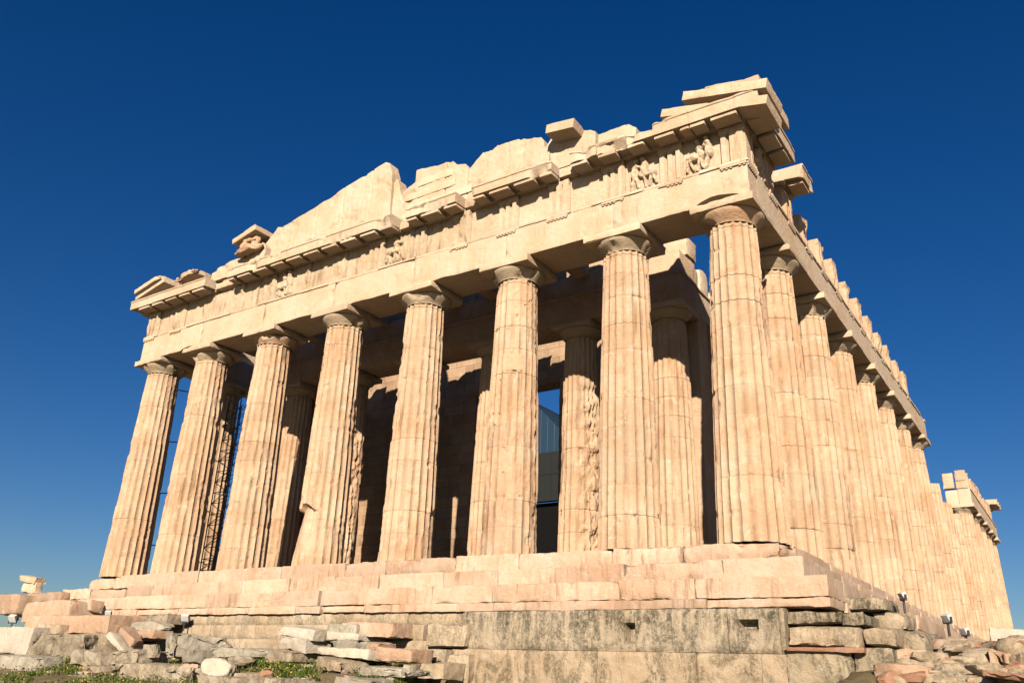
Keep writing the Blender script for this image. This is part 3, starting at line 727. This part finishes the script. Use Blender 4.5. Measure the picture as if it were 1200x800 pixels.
# north side entablature
mb = MB(); block(mb, (-15.33, 1.0, ZA), (-13.55, 27, ZB), .5, .02, .05, 950); mb.build('architrave_beam', MARBW, temple)
mb = MB(); block(mb, (-15.30, 1.0, ZB), (-14.0, 26, ZF), .5, .03, .08, 951); mb.build('frieze_backing', MARBW, temple)
# --- inner porch entablature and ceiling beams
def inner():
    us = np.linspace(-10.95, 10.95, 150)
    mb = MB(); panel(mb, (0, 5.25, 0), WU, WN, us, 9.88, 10.98, 10, lambda u, z, P: (fbm(P, .9, 960, 3)-.5)*.05, 1.5); mb.build('architrave_beam', MARB, temple)
    mb = MB(); block(mb, (-11.0, 5.19, 10.985), (11.0, 6.8, 11.10), .3, .01, .03, 961); block(mb, (-10.95, 5.28, 11.105), (10.95, 6.8, 12.02), .3, .03, .06, 962); mb.build('frieze_backing', MARB, temple)
    mb = MB(); rs = random.Random(3); x = -11.
    while x < 9.0:
        L = rs.uniform(.8, 1.6); block(mb, (x, 5.6, 12.03), (x+L-.03, 6.9, 12.95+rs.uniform(-.3, .25)), .2, .05, .15, 963+int(x*3+40)); x += L
    mb.build('frieze_backing', MARB, temple)
    a = at(779, 292, 6.2); b = at(806, 283, 6.2); mb = MB(); block(mb, (a[0], 5.9, 12.03), (b[0]+.1, 6.9, b[2]+.1), .15, .04, .12, 959); mb.build('frieze_block', MARBW, temple)
    # along the south side of the inner building
    S2 = (10.9, 0, 0)
    mb = MB(); us = np.linspace(5.3, 16, 60); panel(mb, S2, SU, SN, us, 9.88, 10.98, 8, lambda u, z, P: (fbm(P, .9, 970, 3)-.5)*.05, .9); mb.build('architrave_beam', MARBW, temple)
    mb = MB(); rs = random.Random(8); y = 5.7; k = 0
    block(mb, (9.9, 5.3, 10.985), (10.98, 16, 11.10), .3, .01, .04, 971)
    while y < 15:
        L = rs.uniform(.9, 1.5); block(mb, (9.95, y, 11.105), (10.88+rs.uniform(-.05, .05), y+L-rs.uniform(.02, .3), 12.0+rs.choice([-.3, 0, .25, .3])), .15, .04, .12, 972+k); y += L; k += 1
    mb.build('frieze_block', MARBW, temple)
inner()
mb = MB()
for k, x in enumerate(np.arange(-12.6, 9.5, 2.15)):
    block(mb, (x-.33, 1.89, 11.75), (x+.33, 5.2, 12.35), .3, .02, .05, 980+k)
mb.build('ceiling_beam', MARB, temple)
# --- walls of the inner building
def wall(name, O, U, N, u0, u1, z0, z1, seed, T=1.1, hc=.52, L=1.25, top=None, mat=CELLA):
    us = np.unique(np.round(np.arange(u0, u1+.001, .10), 3)); us[-1] = u1
    def h(u, z, P):
        r = (fbm(P, .8, seed, 3)-.5)*.05+(fbm(P, 5, seed+1, 3)-.5)*.02
        c = np.floor((z-z0)/hc); f = (z-z0)/hc-c
        r = r-.03*(np.minimum(f, 1-f)*hc < .035)
        g = ((u+(c % 2)*L/2)/L) % 1
        r = r-.03*(np.minimum(g, 1-g)*L < .05)
        blk = _h(np.floor((u+(c % 2)*L/2)/L).astype(np.int64), c.astype(np.int64), 0*c.astype(np.int64), seed)
        return r+(blk-.5)*.03-np.where(blk > .93, .12*fbm(P, 4, seed+3, 2), 0)
    zt = z1 if top is None else z1+top*(fbm(np.stack([us, us*0, us*0], -1), 1.2, seed, 2)-.5)
    mb = MB(); panel(mb, O, U, N, us, z0, zt, int((z1-z0)/.13), h, T)
    return mb.build(name, mat, temple, 45)
wall('cella_wall', (0, 10.7, 0), WU, WN, -10.9, -2.46, .70, 12.62, 1001, top=.25)
wall('cella_wall', (0, 10.7, 0), WU, WN, 2.46, 10.9, .70, 12.62, 1002, top=.25)
wall('door_lintel', (0, 10.68, 0), WU, WN, -2.75, 2.75, 9.72, 12.62, 1003, hc=.97, L=5.6, top=.2)
wall('cella_wall', (10.87, 0, 0), SU, SN, 7.6, 24, .70, 9.87, 1004)
wall('cella_wall', (-9.9, 0, 0), SU, SN, 7.6, 24, .70, 9.87, 1005)
for k, x in enumerate((-10.3, 10.3)):
    mb = MB(); block(mb, (x-.62, 6.9, .7), (x+.62, 7.9, 9.87), .25, .02, .05, 1010+k); mb.build('anta', MARB, temple)

# ------------------------------------------------------------------ scaffolding behind the second column
def scaffold():
    t = empty('scaffold_tower', (-12.6, 4.2, 0), 'dark steel lattice scaffold tower behind the left front columns', 'scaffold')
    b0 = at(243, 655, 3.6); b1 = at(262, 652, 3.6); t0 = at(276, 472, 3.6)
    W = .95; x0 = b0[0]; xw = x0+W; H = t0[2]
    def legs(x, y):
        mb = MB(); tube(mb, (x-.0, y, .02), (x, y, H), .03); o = mb.build('leg', STEEL); o.parent = t; o.matrix_parent_inverse = Matrix.Translation((12.6, -4.2, 0))
    Y0, Y1 = 3.3, 4.1
    for x in (x0, xw):
        for y in (Y0, Y1): legs(x, y)
    n = 17; dz = H/n
    def part(name, fn):
        mb = MB(); fn(mb); o = mb.build(name, STEEL); o.parent = t; o.matrix_parent_inverse = Matrix.Translation((12.6, -4.2, 0))
    def br(mb):
        for k in range(n):
            z = k*dz+.05
            for y in (Y0, Y1):
                tube(mb, (x0, y, z), (xw, y, z), .018, 6)
                tube(mb, (x0 if k % 2 else xw, y, z), (xw if k % 2 else x0, y, z+dz), .018, 6)
            for x in (x0, xw): tube(mb, (x, Y0, z), (x, Y1, z+dz if k % 2 else z), .016, 6)
    part('lattice_bracing', br)
    for k, (u, v, u2, v2) in enumerate([(197, 455, 236, 459), (190, 517, 227, 517.5), (183, 577, 216, 578), (168, 638, 207, 638)]):
        a = at(u, v, 1.75); b = at(u2+22, v2+(6 if k == 0 else 2), 3.4)
        def tie(mb, a=a, b=b):
            tube(mb, a, b, .026, 6); tube(mb, a+np.array([-.02, -.22, .05]), a+np.array([.02, .22, -.05]), .05, 8); tube(mb, a+np.array([0, 0, -.22]), a+np.array([0, 0, .22]), .04, 6)
        part('tie_bar', tie)
scaffold()

# ------------------------------------------------------------------ work shelter inside the temple
def shelter():
    c = at(640, 560, 40.); t = empty('work_shelter', (c[0], 40, .7), 'pale blue canvas roofed work shelter seen through the doorway', 'shelter')
    inv = Matrix.Translation((-c[0], -40, -.7))
    e1 = at(633, 479, 40.); e2 = at(658, 506, 40.); s = (e1[2]-e2[2])/(e2[0]-e1[0])
    xr = e1[0]-2.2; xe = e2[0]+1.2; zr = e1[2]+1.5*s; ze = e2[2]-1.2*s
    n = 24; us = np.linspace(xr-(xe-xr), xe, 2*n+1); zz = ze+(zr-ze)*(1-(np.abs(us-xr)/(xe-xr))**1.25)
    def add(name, mb, m): o = mb.build(name, m); o.parent = t; o.matrix_parent_inverse = inv
    mb = MB(); L = 9
    rows = [np.stack([us, np.full_like(us, 40+L*k/6.), zz-.04*math.sin(k*math.pi)], -1) for k in range(7)]
    rows = np.stack(rows); mb.add(rows, grid_faces(len(us), 7)); low = rows.copy(); low[..., 2] -= .05; mb.add(low, grid_faces(len(us), 7, flip=True))
    f = np.stack([rows[0], np.stack([us, np.full_like(us, 40.), np.full_like(us, at(640, 530, 40.)[2])], -1)]); mb.add(f, grid_faces(len(us), 2))
    add('canvas_roof', mb, CANVAS)
    mb = MB()
    for j in range(4, len(us), 3): tube(mb, (us[j], 39.96, zz[j]+.02), (us[j], 49, zz[j]+.04), .035, 6); tube(mb, (us[j], 39.95, at(640, 530, 40.)[2]), (us[j], 39.95, zz[j]), .03, 6)
    add('frame', mb, STEEL)
    z1 = at(640, 530, 40.)[2]; z2 = at(640, 583, 40.)[2]
    mb = MB(); k = 0
    for x in np.arange(us[0], us[-1], 1.15):
        for j in range(2): block(mb, (x, 39.9, z2+(z1-z2)*j/2), (x+1.13, 40.1, z2+(z1-z2)*(j+1)/2-.03), .6, .0, .005, 5)
    add('wall_panel', mb, SHADEP)
    mb = MB(); block(mb, (us[0], 39.7, z2-.35), (us[-1], 40.3, z2-.02), 1, 0, .01, 6); add('beam', mb, SHADEP)
    mb = MB(); block(mb, (us[0], 40.4, .7), (us[-1], 40.6, z2-.36), 1, 0, .01, 7); add('interior_shade', mb, OPENING)  # black sheet painted in for the shaded interior below the panels
shelter()

# ------------------------------------------------------------------ floodlights
def floodlight(c, w, yaw, tilt, label):
    t = empty('floodlight', tuple(c), label, 'floodlight', 'floodlights around the temple base')
    def add(name, mb, m): o = mb.build(name, m); o.parent = t; return o
    mb = MB(); block(mb, (-w/2, -w*.3, w*.35), (w/2, w*.3, w*1.15), .1, 0, .02, 1, rot=(tilt, 0, 0)); add('housing', mb, WHITEM)
    mb = MB(); block(mb, (-w*.4, w*.27, w*.45), (w*.4, w*.33, w*1.05), .1, 0, .005, 2, rot=(tilt, 0, 0)); add('lens', mb, GLASS)
    mb = MB()
    for sx in (-1, 1): block(mb, (sx*w*.56-.012, -.03, .06), (sx*w*.56+.012, .03, w*.85), .2, 0, .003, 3)
    block(mb, (-w*.56, -.03, .03), (w*.56, .03, .06), .2, 0, .003, 3); tube(mb, (0, 0, -.25), (0, 0, .05), .03); add('bracket', mb, STEEL)
    t.rotation_euler = (0, 0, yaw)
for (u, v, y, w, yaw, tilt, lab) in [
        (1059, 705, .6, .36, -.9, .5, 'white box floodlight standing highest on the rubble by the right corner columns'),
        (1111, 732, 1.4, .40, -.7, .5, 'white floodlight in the middle of the three on the right-hand rubble slope'),
        (1132, 747, .2, .34, -.8, .4, 'white floodlight nearest to the big pale slab at the right edge'),
        (204, 732, -1.75, .42, .3, .5, 'white floodlight on the ledge below the steps, left one of a pair'),
        (216, 730, -1.72, .42, .6, .6, 'white floodlight on the ledge below the steps, right one of a pair'),
        (117, 722, -1.9, .36, .4, .5, 'small white floodlight on the long pink block below the leftmost column'),
        (126, 723, -1.9, .34, .7, .6, 'small white floodlight beside another just right of the long pink block'),
        (14, 731, -2.9, .5, .4, .6, 'white floodlight among pale rubble at the far left edge')]:
    floodlight(at(u, v, y), w*(.55 if u > 600 else .65), yaw, tilt, lab)

# ------------------------------------------------------------------ loose blocks and boulders in front
_YS = np.arange(-19, -1.9, .1)
_YS2 = np.arange(-14, 8, .1)
def yg2(u, v):
    d = CF + CR*(u-600)/FPX - CU*(v-400)/FPX
    P = CAMP+d*((_YS2-CAMP[1])/d[1])[:, None]
    k = np.nonzero(P[:, 2] <= gz(P[:, 0], P[:, 1]))[0]
    return float(_YS2[k[0]]) if len(k) else None
def yg(u, v):                         # where a sight line first meets the ground
    d = CF + CR*(u-600)/FPX - CU*(v-400)/FPX
    P = CAMP+d*((_YS-CAMP[1])/d[1])[:, None]
    k = np.nonzero(P[:, 2] <= gz(P[:, 0], P[:, 1]))[0]
    return float(_YS[k[0]]) if len(k) else -1.9
def stone(name, label, cat, kind, u0, v0, u1, v1, y, mat, seed, dep=1.0, rz=0., ry=0., chip=.07, skew=.05, group=None, rx=0.):
    um, vm = (u0+u1)/2, (v0+v1)/2
    if y is None: y = max(yg(um, v1)+.15, -15)
    a = at(u0, vm, y); b = at(u1, vm, y); c = at(um, v0, y); d = at(um, v1, y)
    mb = MB()
    if kind == 'b':
        W = b[0]-a[0]; H = c[2]-d[2]; cen = np.array([(a[0]+b[0])/2, y+dep/2, (c[2]+d[2])/2])
        h = np.array([W/2, dep/2, H/2+.02]); block(mb, -h, h, max(.04, min(.08, H/7)), .045 if mat in (ROCK, ROCKG) else .028, chip*1.25, seed, rot=(rx, ry, rz), skew=skew*1.15)
    else:
        k = float((at(um, vm, y)-CAMP)@CF)/FPX; W = (u1-u0)*k; H = (v1-v0)*k
        cen = at(um, vm, y+W*.3); rock(mb, (0, 0, 0), (W, max(W*.7, H*.8)*min(1., dep), H), seed, 34, 9 if kind == 'r' else 14, .17, rz)
    o = mb.build(name, mat, None, 24); o.location = cen
    return tag(o, label, cat, group)
LS = [
 # far left, beyond the corner of the steps
 ('stone_block', 'pink marble block with arched hollow at the far left edge', 'stone block', 'b', -6, 697, 21, 719, -3.0, ROCKP, 1, 1.2),
 ('stone_block', 'long pink block with dark dowel holes under the gabled capstone', 'stone block', 'b', 24, 693, 70, 704, -2.4, ROCKP, 2, .5),
 ('stone_block', 'large smooth pink block below the dowelled block at left', 'stone block', 'b', 26, 704.5, 81, 728, -3.2, ROCKP, 3, 1.6),
 ('stone_block', 'small upright pink block between the big left block and the steps', 'stone block', 'b', 92, 704, 106, 717, -2.5, ROCKP, 4, .6),
 ('stone_block', 'low upright body block carrying the gabled capstone at left', 'stone block', 'b', 24, 682, 42, 694, -2.2, MARBW, 5, .3),
 ('capstone', 'small gabled marble capstone on top of the left stack', 'capstone', 'b', 21, 674, 41, 682, -2.3, MARBW, 6, .5, 0, .10),
 ('stone_block', 'long pink marble block with a small round hole below the left corner column', 'stone block', 'b', 30, 720.5, 127, 740, -3.7, ROCKP, 7, 2.1),
 ('stone_block', 'flat pale block wedged under the long pink block', 'stone block', 'b', 40, 731, 71, 743, -4.0, POROL, 8, 1.0),
 ('stone_block', 'big pale rectangular block at the left edge above the grass', 'stone block', 'b', -8, 736, 36, 766, -4.6, ROCKW, 9, 1.4),
 ('boulder', 'rounded grey stained boulder right of the pale rectangular block', 'boulder', 'b', 35, 742, 88, 773, -4.7, ROCK, 10, 1.5, .15, 0, .28),
 ('stone_block', 'pinkish block with mossy right end behind the grey stained boulder', 'stone block', 'b', 70, 742, 122, 763, -3.9, POROL, 11, 1.2),
 ('stone_block', 'grey squared block with dark stain in the left foreground row', 'stone block', 'b', 80, 762, 123, 780, -5.6, ROCK, 12, 1.2, -.1, .02, .12),
 ('stone_block', 'long grey mossy block continuing right from the stained squared block', 'stone block', 'b', 123, 760, 160, 779, -5.4, ROCK, 13, 1.3, 0, 0, .2),
 ('stone_block', 'grey foreground block with slanting dark stain at the left edge', 'stone block', 'b', -10, 768, 40, 791, -6.3, ROCKG, 14, 1.0, .05, 0, .1),
 ('stone_block', 'tan block lowest at the left edge of the picture', 'stone block', 'b', -10, 791, 50, 808, -6.9, ROCK, 15, 1.2),
 ('stone_block', 'flat tan block along the bottom edge with a dark gap at its left', 'stone block', 'b', 53, 791.5, 117, 806, -6.8, ROCK, 16, 1.2),
 ('stone_block', 'small cream block beside the yellow flowers', 'stone block', 'b', 89, 780, 101, 788, -6.2, ROCKP, 17, .6),
 ('stone_block', 'small square cream block in front of the grey squared block', 'stone block', 'b', 101, 780.5, 118, 793, -6.3, POROL, 18, .6),
 ('boulder', 'large layered brown boulder with rounded top at bottom left', 'boulder', 'b', 128, 778, 212, 810, -6.8, ROCK, 19, 2.0, .12, 0, .3),
 ('marble_fragment', 'tilted white marble slab lying on the grey mossy blocks', 'marble fragment', 'b', 123, 750, 146, 757, -4.6, ROCKW, 20, .5, .2, .55, .05),
 ('marble_fragment', 'pink tilted marble fragment leaning over the white tilted slab', 'marble fragment', 'b', 138, 741, 155, 751, -4.2, ROCKP, 21, .5, .2, .6, .05),
 ('marble_fragment', 'small pink fragment between the two tilted marble pieces', 'marble fragment', 'b', 133, 748, 144, 754, -4.3, ROCKP, 22, .4, .2, .5, .04),
 ('stone_block', 'brown squared block under the steps left of the floodlight pair', 'stone block', 'b', 158, 720, 196, 729, -2.3, ROCK, 23, 1.2),
 ('boulder', 'low grey triangular rock under the brown squared block', 'boulder', 'r', 158, 728, 198, 741, -2.9, ROCKG, 24, 1.),
 ('stone_block', 'small pink block in shade left of the big leaning boulder', 'stone block', 'b', 153, 738.5, 180, 748, -3.3, ROCKP, 25, .7),
 ('boulder', 'big grey green leaning boulder with a sunlit left face', 'boulder', 'b', 191, 741, 207, 771, -4.3, ROCKG, 26, 1.9, -.25, .04, .22),
 ('stone_block', 'small pale grey block at the foot of the big leaning boulder', 'stone block', 'b', 211, 762, 228, 777, -5.0, ROCKG, 27, .7, -.2),
 ('boulder', 'small rounded stone in the grass left of the big leaning boulder', 'boulder', 'r', 170, 754, 186, 772, -5.0, ROCK, 28, 1.),
 ('boulder', 'round cream boulder in the grass near the bottom edge', 'boulder', 'r', 241, 770, 271, 794, -6.0, ROCKW, 29, 1.),
 ('boulder', 'wedge shaped cream stone with a dark shaded underside', 'boulder', 'r', 210, 778, 234, 797, -6.4, ROCKP, 30, 1.),
 ('stone_slab', 'long flat grey slab behind the round cream boulder', 'stone slab', 'b', 244, 760, 322, 770, -3.4, ROCKG, 31, 1.6, .05, 0, .12),
 ('boulder', 'grey broken rock just under the long flat grey slab', 'boulder', 'r', 272, 768, 300, 781, -4.8, ROCK, 32, 1.),
 ('boulder', 'pale blue grey rock at the left end of the long flat slab', 'boulder', 'r', 250, 752, 272, 763, -2.8, ROCKG, 33, 1.),
 # the two stacks of blocks
 ('stone_block', 'white marble block on top of the left stack, tilted down to the right', 'stone block', 'b', 325, 735, 371, 746, -3.0, ROCKW, 34, .9, -.1, .09, .05),
 ('stone_block', 'pale irregular block in the middle of the left stack', 'stone block', 'b', 325, 746, 362, 761, -3.1, ROCKW, 35, 1.0, -.1, .09, .12),
 ('stone_block', 'rounded cream block at the bottom of the left stack', 'stone block', 'b', 304, 762, 347, 775.5, -3.4, POROL, 36, 1.1, -.1, .01, .1),
 ('stone_block', 'grey block on top of the right stack', 'stone block', 'b', 381, 732.5, 416, 741, -2.6, ROCKG, 37, .8, 0, 0, .06),
 ('stone_block', 'thin white marble block second from the top of the right stack', 'stone block', 'b', 383, 741.5, 421, 748.5, -2.7, ROCKW, 38, .9, 0, 0, .04),
 ('stone_block', 'grey moulded block with slanting underside in the right stack', 'stone block', 'b', 387, 749.5, 417, 759, -2.8, ROCKG, 39, .9, -.3, 0, .05),
 ('stone_slab', 'long pale moulded slab supporting the right stack', 'stone slab', 'b', 368, 760, 432, 769, -3.3, ROCKW, 40, .9, 0, .05, .05),
 ('stone_block', 'brownish block in the grass under the long moulded slab', 'stone block', 'b', 369, 771, 405, 787, -3.9, POROL, 41, 1.0, -.25, .08, .12),
 ('stone_block', 'large pink block overhanging a dark gap right of the stacks', 'stone block', 'b', 405, 729.5, 460, 744, -2.4, ROCKP, 42, 1.2, 0, .01, .07),
 ('boulder', 'dark brown rock in the gap under the large pink block', 'boulder', 'r', 422, 743, 446, 757, -2.2, ROCK, 43, 1.),
 ('stone_block', 'small pale block under the right end of the stacks', 'stone block', 'b', 427, 752, 442, 762, -2.9, ROCKP, 44, .8),
 ('stone_block', 'long cream squared beam block with a brown right end', 'stone block', 'b', 437, 760, 480, 774.5, -3.4, ROCKP, 45, 1.1, 0, .02, .05),
 ('stone_slab', 'flat grey slab lying in grass in front of the long beam block', 'stone slab', 'b', 416, 779, 470, 790, -5.0, ROCKG, 46, 1.3, .1, .02, .12),
 ('stone_slab', 'flat grey stone at the bottom edge below the flat slab', 'stone slab', 'b', 390, 794, 430, 804, -6.2, ROCKG, 47, 1.0, .1, .02, .1),
 ('stone_block', 'layered tan block at the left foot of the big foundation', 'stone block', 'b', 490, 776, 519, 794, -2.9, POROL, 48, 1.0, 0, .02, .12),
 ('stone_block', 'small white block standing beside the flat grey slab', 'stone block', 'b', 471, 780, 479, 789, -4.6, ROCKW, 49, .4),
 ('boulder', 'small brown earthy stone in the grass at the bottom', 'boulder', 'r', 304, 785, 322, 795, -6.4, ROCKR, 50, 1.),
 ('stone_slab', 'thin pale stone lying in grass right of the round cream boulder', 'stone slab', 'b', 273, 788, 300, 793, -6.2, POROL, 51, .6),
 ('stone_slab', 'wide tan ledge stone along the bottom edge below the round cream boulder', 'stone slab', 'b', 230, 794, 330, 806, -7.0, ROCK, 52, 1.4),
 # right edge
 ('stone_slab', 'big pale marble slab with a dark crack below at the right edge', 'stone slab', 'b', 1151, 736, 1230, 755, .5, ROCKW, 53, 2.2, .1, .02, .12),
 ('boulder', 'large pink boulder beneath the pale slab at the right edge', 'boulder', 'b', 1147, 760, 1188, 790, -1.6, ROCKP, 54, 2.0, .15, .04, .35),
 ('boulder', 'shaded brown boulder at the right edge under the pale slab', 'boulder', 'b', 1186, 765, 1240, 790, -1.4, ROCKP, 55, 1.5, .9, .0, .3),
 ('stone_slab', 'flat orange red stone at the bottom right below the pink boulder', 'stone slab', 'b', 1150, 789, 1212, 796, -3.0, ROCKR, 56, 1.2, 0, .06, .1),
]
for r in LS:
    stone(*r[:10], r[10], *(r[11:]))

# rubble on the slope at the right corner
rs = random.Random(12); n = 0
mats = [ROCKR, POROL, ROCK, POROL, ROCKP, ROCK, POROL]
for k in range(900):
    u = rs.uniform(1030, 1206); v = 738+(u-1030)*.0+rs.uniform(0, 64)
    if v < 800-(u-1040)*.62+rs.uniform(-10, 10) and u < 1120: continue
    d = yg2(u, v)
    if d is None: continue
    p = at(u, v, d)
    if not 15.9 < p[0] < 25 or n >= 295: continue
    n += 1
    z = float(gzn(p[0:1], p[1:2])[0]); sz = rs.uniform(.14, .42)*(1 if k % 6 else 1.6)
    mb = MB(); rock(mb, (0, 0, 0), (sz*rs.uniform(.9, 1.5), sz, sz*rs.uniform(.5, .8)), 2000+k, 14, 10, .12, rs.uniform(0, 3))
    o = mb.build('rubble_stone', mats[k % 7]); o.location = (p[0], p[1], z+sz*.15)
    tag(o, 'broken stone lying in the rubble slope at the right corner of the temple', 'rubble', 'rubble stones on the right slope')

rs = random.Random(77)
for k in range(170):
    u = rs.uniform(0, 545); v = rs.uniform(758, 799); d = yg(u, v)+rs.uniform(-.3, .3); p = at(u, v, d); z = float(gzn(p[0:1], p[1:2])[0]); sz = rs.uniform(.08, .26)
    mb = MB(); rock(mb, (0, 0, 0), (sz*rs.uniform(.9, 1.6), sz, sz*rs.uniform(.5, .8)), 4000+k, 10, 10, .12, rs.uniform(0, 3))
    o = mb.build('stone_chip', (ROCK, POROL, ROCKW, ROCKP)[k % 4], None, 24); o.location = (p[0], p[1], z+sz*.12)
    tag(o, 'small stone chip on the weedy ground among the fallen blocks at left', 'stone chip', 'stone chips among the fallen blocks')

# ------------------------------------------------------------------ grass and yellow flowers between the blocks
def greens():
    rs = np.random.RandomState(4); V = []; F = []; MI = []
    patches = [(300, 480, 772, 799, 2200), (60, 122, 746, 764, 260), (40, 120, 772, 792, 320), (150, 245, 752, 792, 700), (240, 330, 765, 797, 500), (440, 520, 770, 795, 350), (5, 48, 757, 770, 160), (240, 300, 748, 762, 120), (395, 440, 752, 772, 120)]
    pts = []
    for u0, u1, v0, v1, n in patches:
        for _ in range(n):
            u, v = rs.uniform(u0, u1), rs.uniform(v0, v1); y = yg(u, v); p = at(u, v, y)
            x = p[0]+rs.normal()*.25; yy = p[1]+rs.normal()*.3
            if vn(np.array([x, yy, 0.]), .9, 6) > .34: pts.append((x, yy))
    for _ in range(5200):
        x, yy = rs.uniform(-14, 8.), rs.uniform(-9.5, -2.0)
        if vn(np.array([x, yy, 0.]), .7, 6) > .42: pts.append((x, yy))
    A = np.array(pts); G = gz(A[:, 0], A[:, 1]); G = gzn(A[:, 0], A[:, 1])
    for (x, y), z in zip(pts, G):
        hgt = rs.uniform(.05, .2)
        for _ in range(9):
            c = np.array([x, y, z])+rs.normal(size=3)*[.09, .09, .0]; c[2] += rs.rand()**1.5*hgt
            a = rs.uniform(0, 6.28); s = rs.uniform(.02, .06); t = np.array([math.cos(a), math.sin(a), rs.uniform(-.5, .9)])*s; b = np.array([-math.sin(a), math.cos(a), rs.uniform(-.4, .4)])*s*.5
            k = len(V); V += [c-t, c+b, c+t, c-b]; F.append((k, k+1, k+2, k+3)); MI.append(0 if rs.rand() < .55 else 1)
        for _ in range(3):
            a = rs.uniform(0, 6.28); c = np.array([x, y, z-.02])+rs.normal(size=3)*[.1, .1, 0]; t = np.array([rs.normal()*.05, rs.normal()*.05, rs.uniform(.07, .22)]); b = np.array([math.cos(a), math.sin(a), 0])*.006
            k = len(V); V += [c-b, c+b, c+t*.6+b*.7, c+t]; F.append((k, k+1, k+2, k+3)); MI.append(3 if rs.rand() < .5 else 0)
        if rs.rand() < .05:
            c = np.array([x, y, z+hgt]); s = .015
            k = len(V); V += [c+[-s, 0, -s], c+[s, 0, -s], c+[s, 0, s], c+[-s, 0, s]]; F.append((k, k+1, k+2, k+3)); MI.append(2)
    me = bpy.data.meshes.new('grass'); me.from_pydata([tuple(v) for v in V], [], F)
    for nm, c in (('leaf_green', (.085, .13, .018)), ('leaf_dark', (.045, .075, .012)), ('petal_yellow', (.7, .5, .02)), ('dry_straw', (.34, .26, .12))): me.materials.append(mat_plain(nm, c, .7, var=.35))
    me.polygons.foreach_set('material_index', MI); me.update()
    o = bpy.data.objects.new('grass', me); COL.objects.link(o); tag(o, 'low green weeds with small yellow flowers between the fallen blocks', 'weeds', None, 'stuff')
greens()

for o in bpy.data.objects:
    if o.parent is not None and o.name.split('.')[0] in ('cella_wall', 'floor_paving', 'pediment_wall', 'foundation_course', 'door_lintel', 'ceiling_beam', 'wall_panel', 'step', 'porch_step'): o['kind'] = 'thing'

# have every mesh's normals and triangles ready before rendering starts
for me in bpy.data.meshes:
    me.update(); me.calc_loop_triangles()
    if len(me.loops): me.corner_normals[0].vector
bpy.context.view_layer.update()
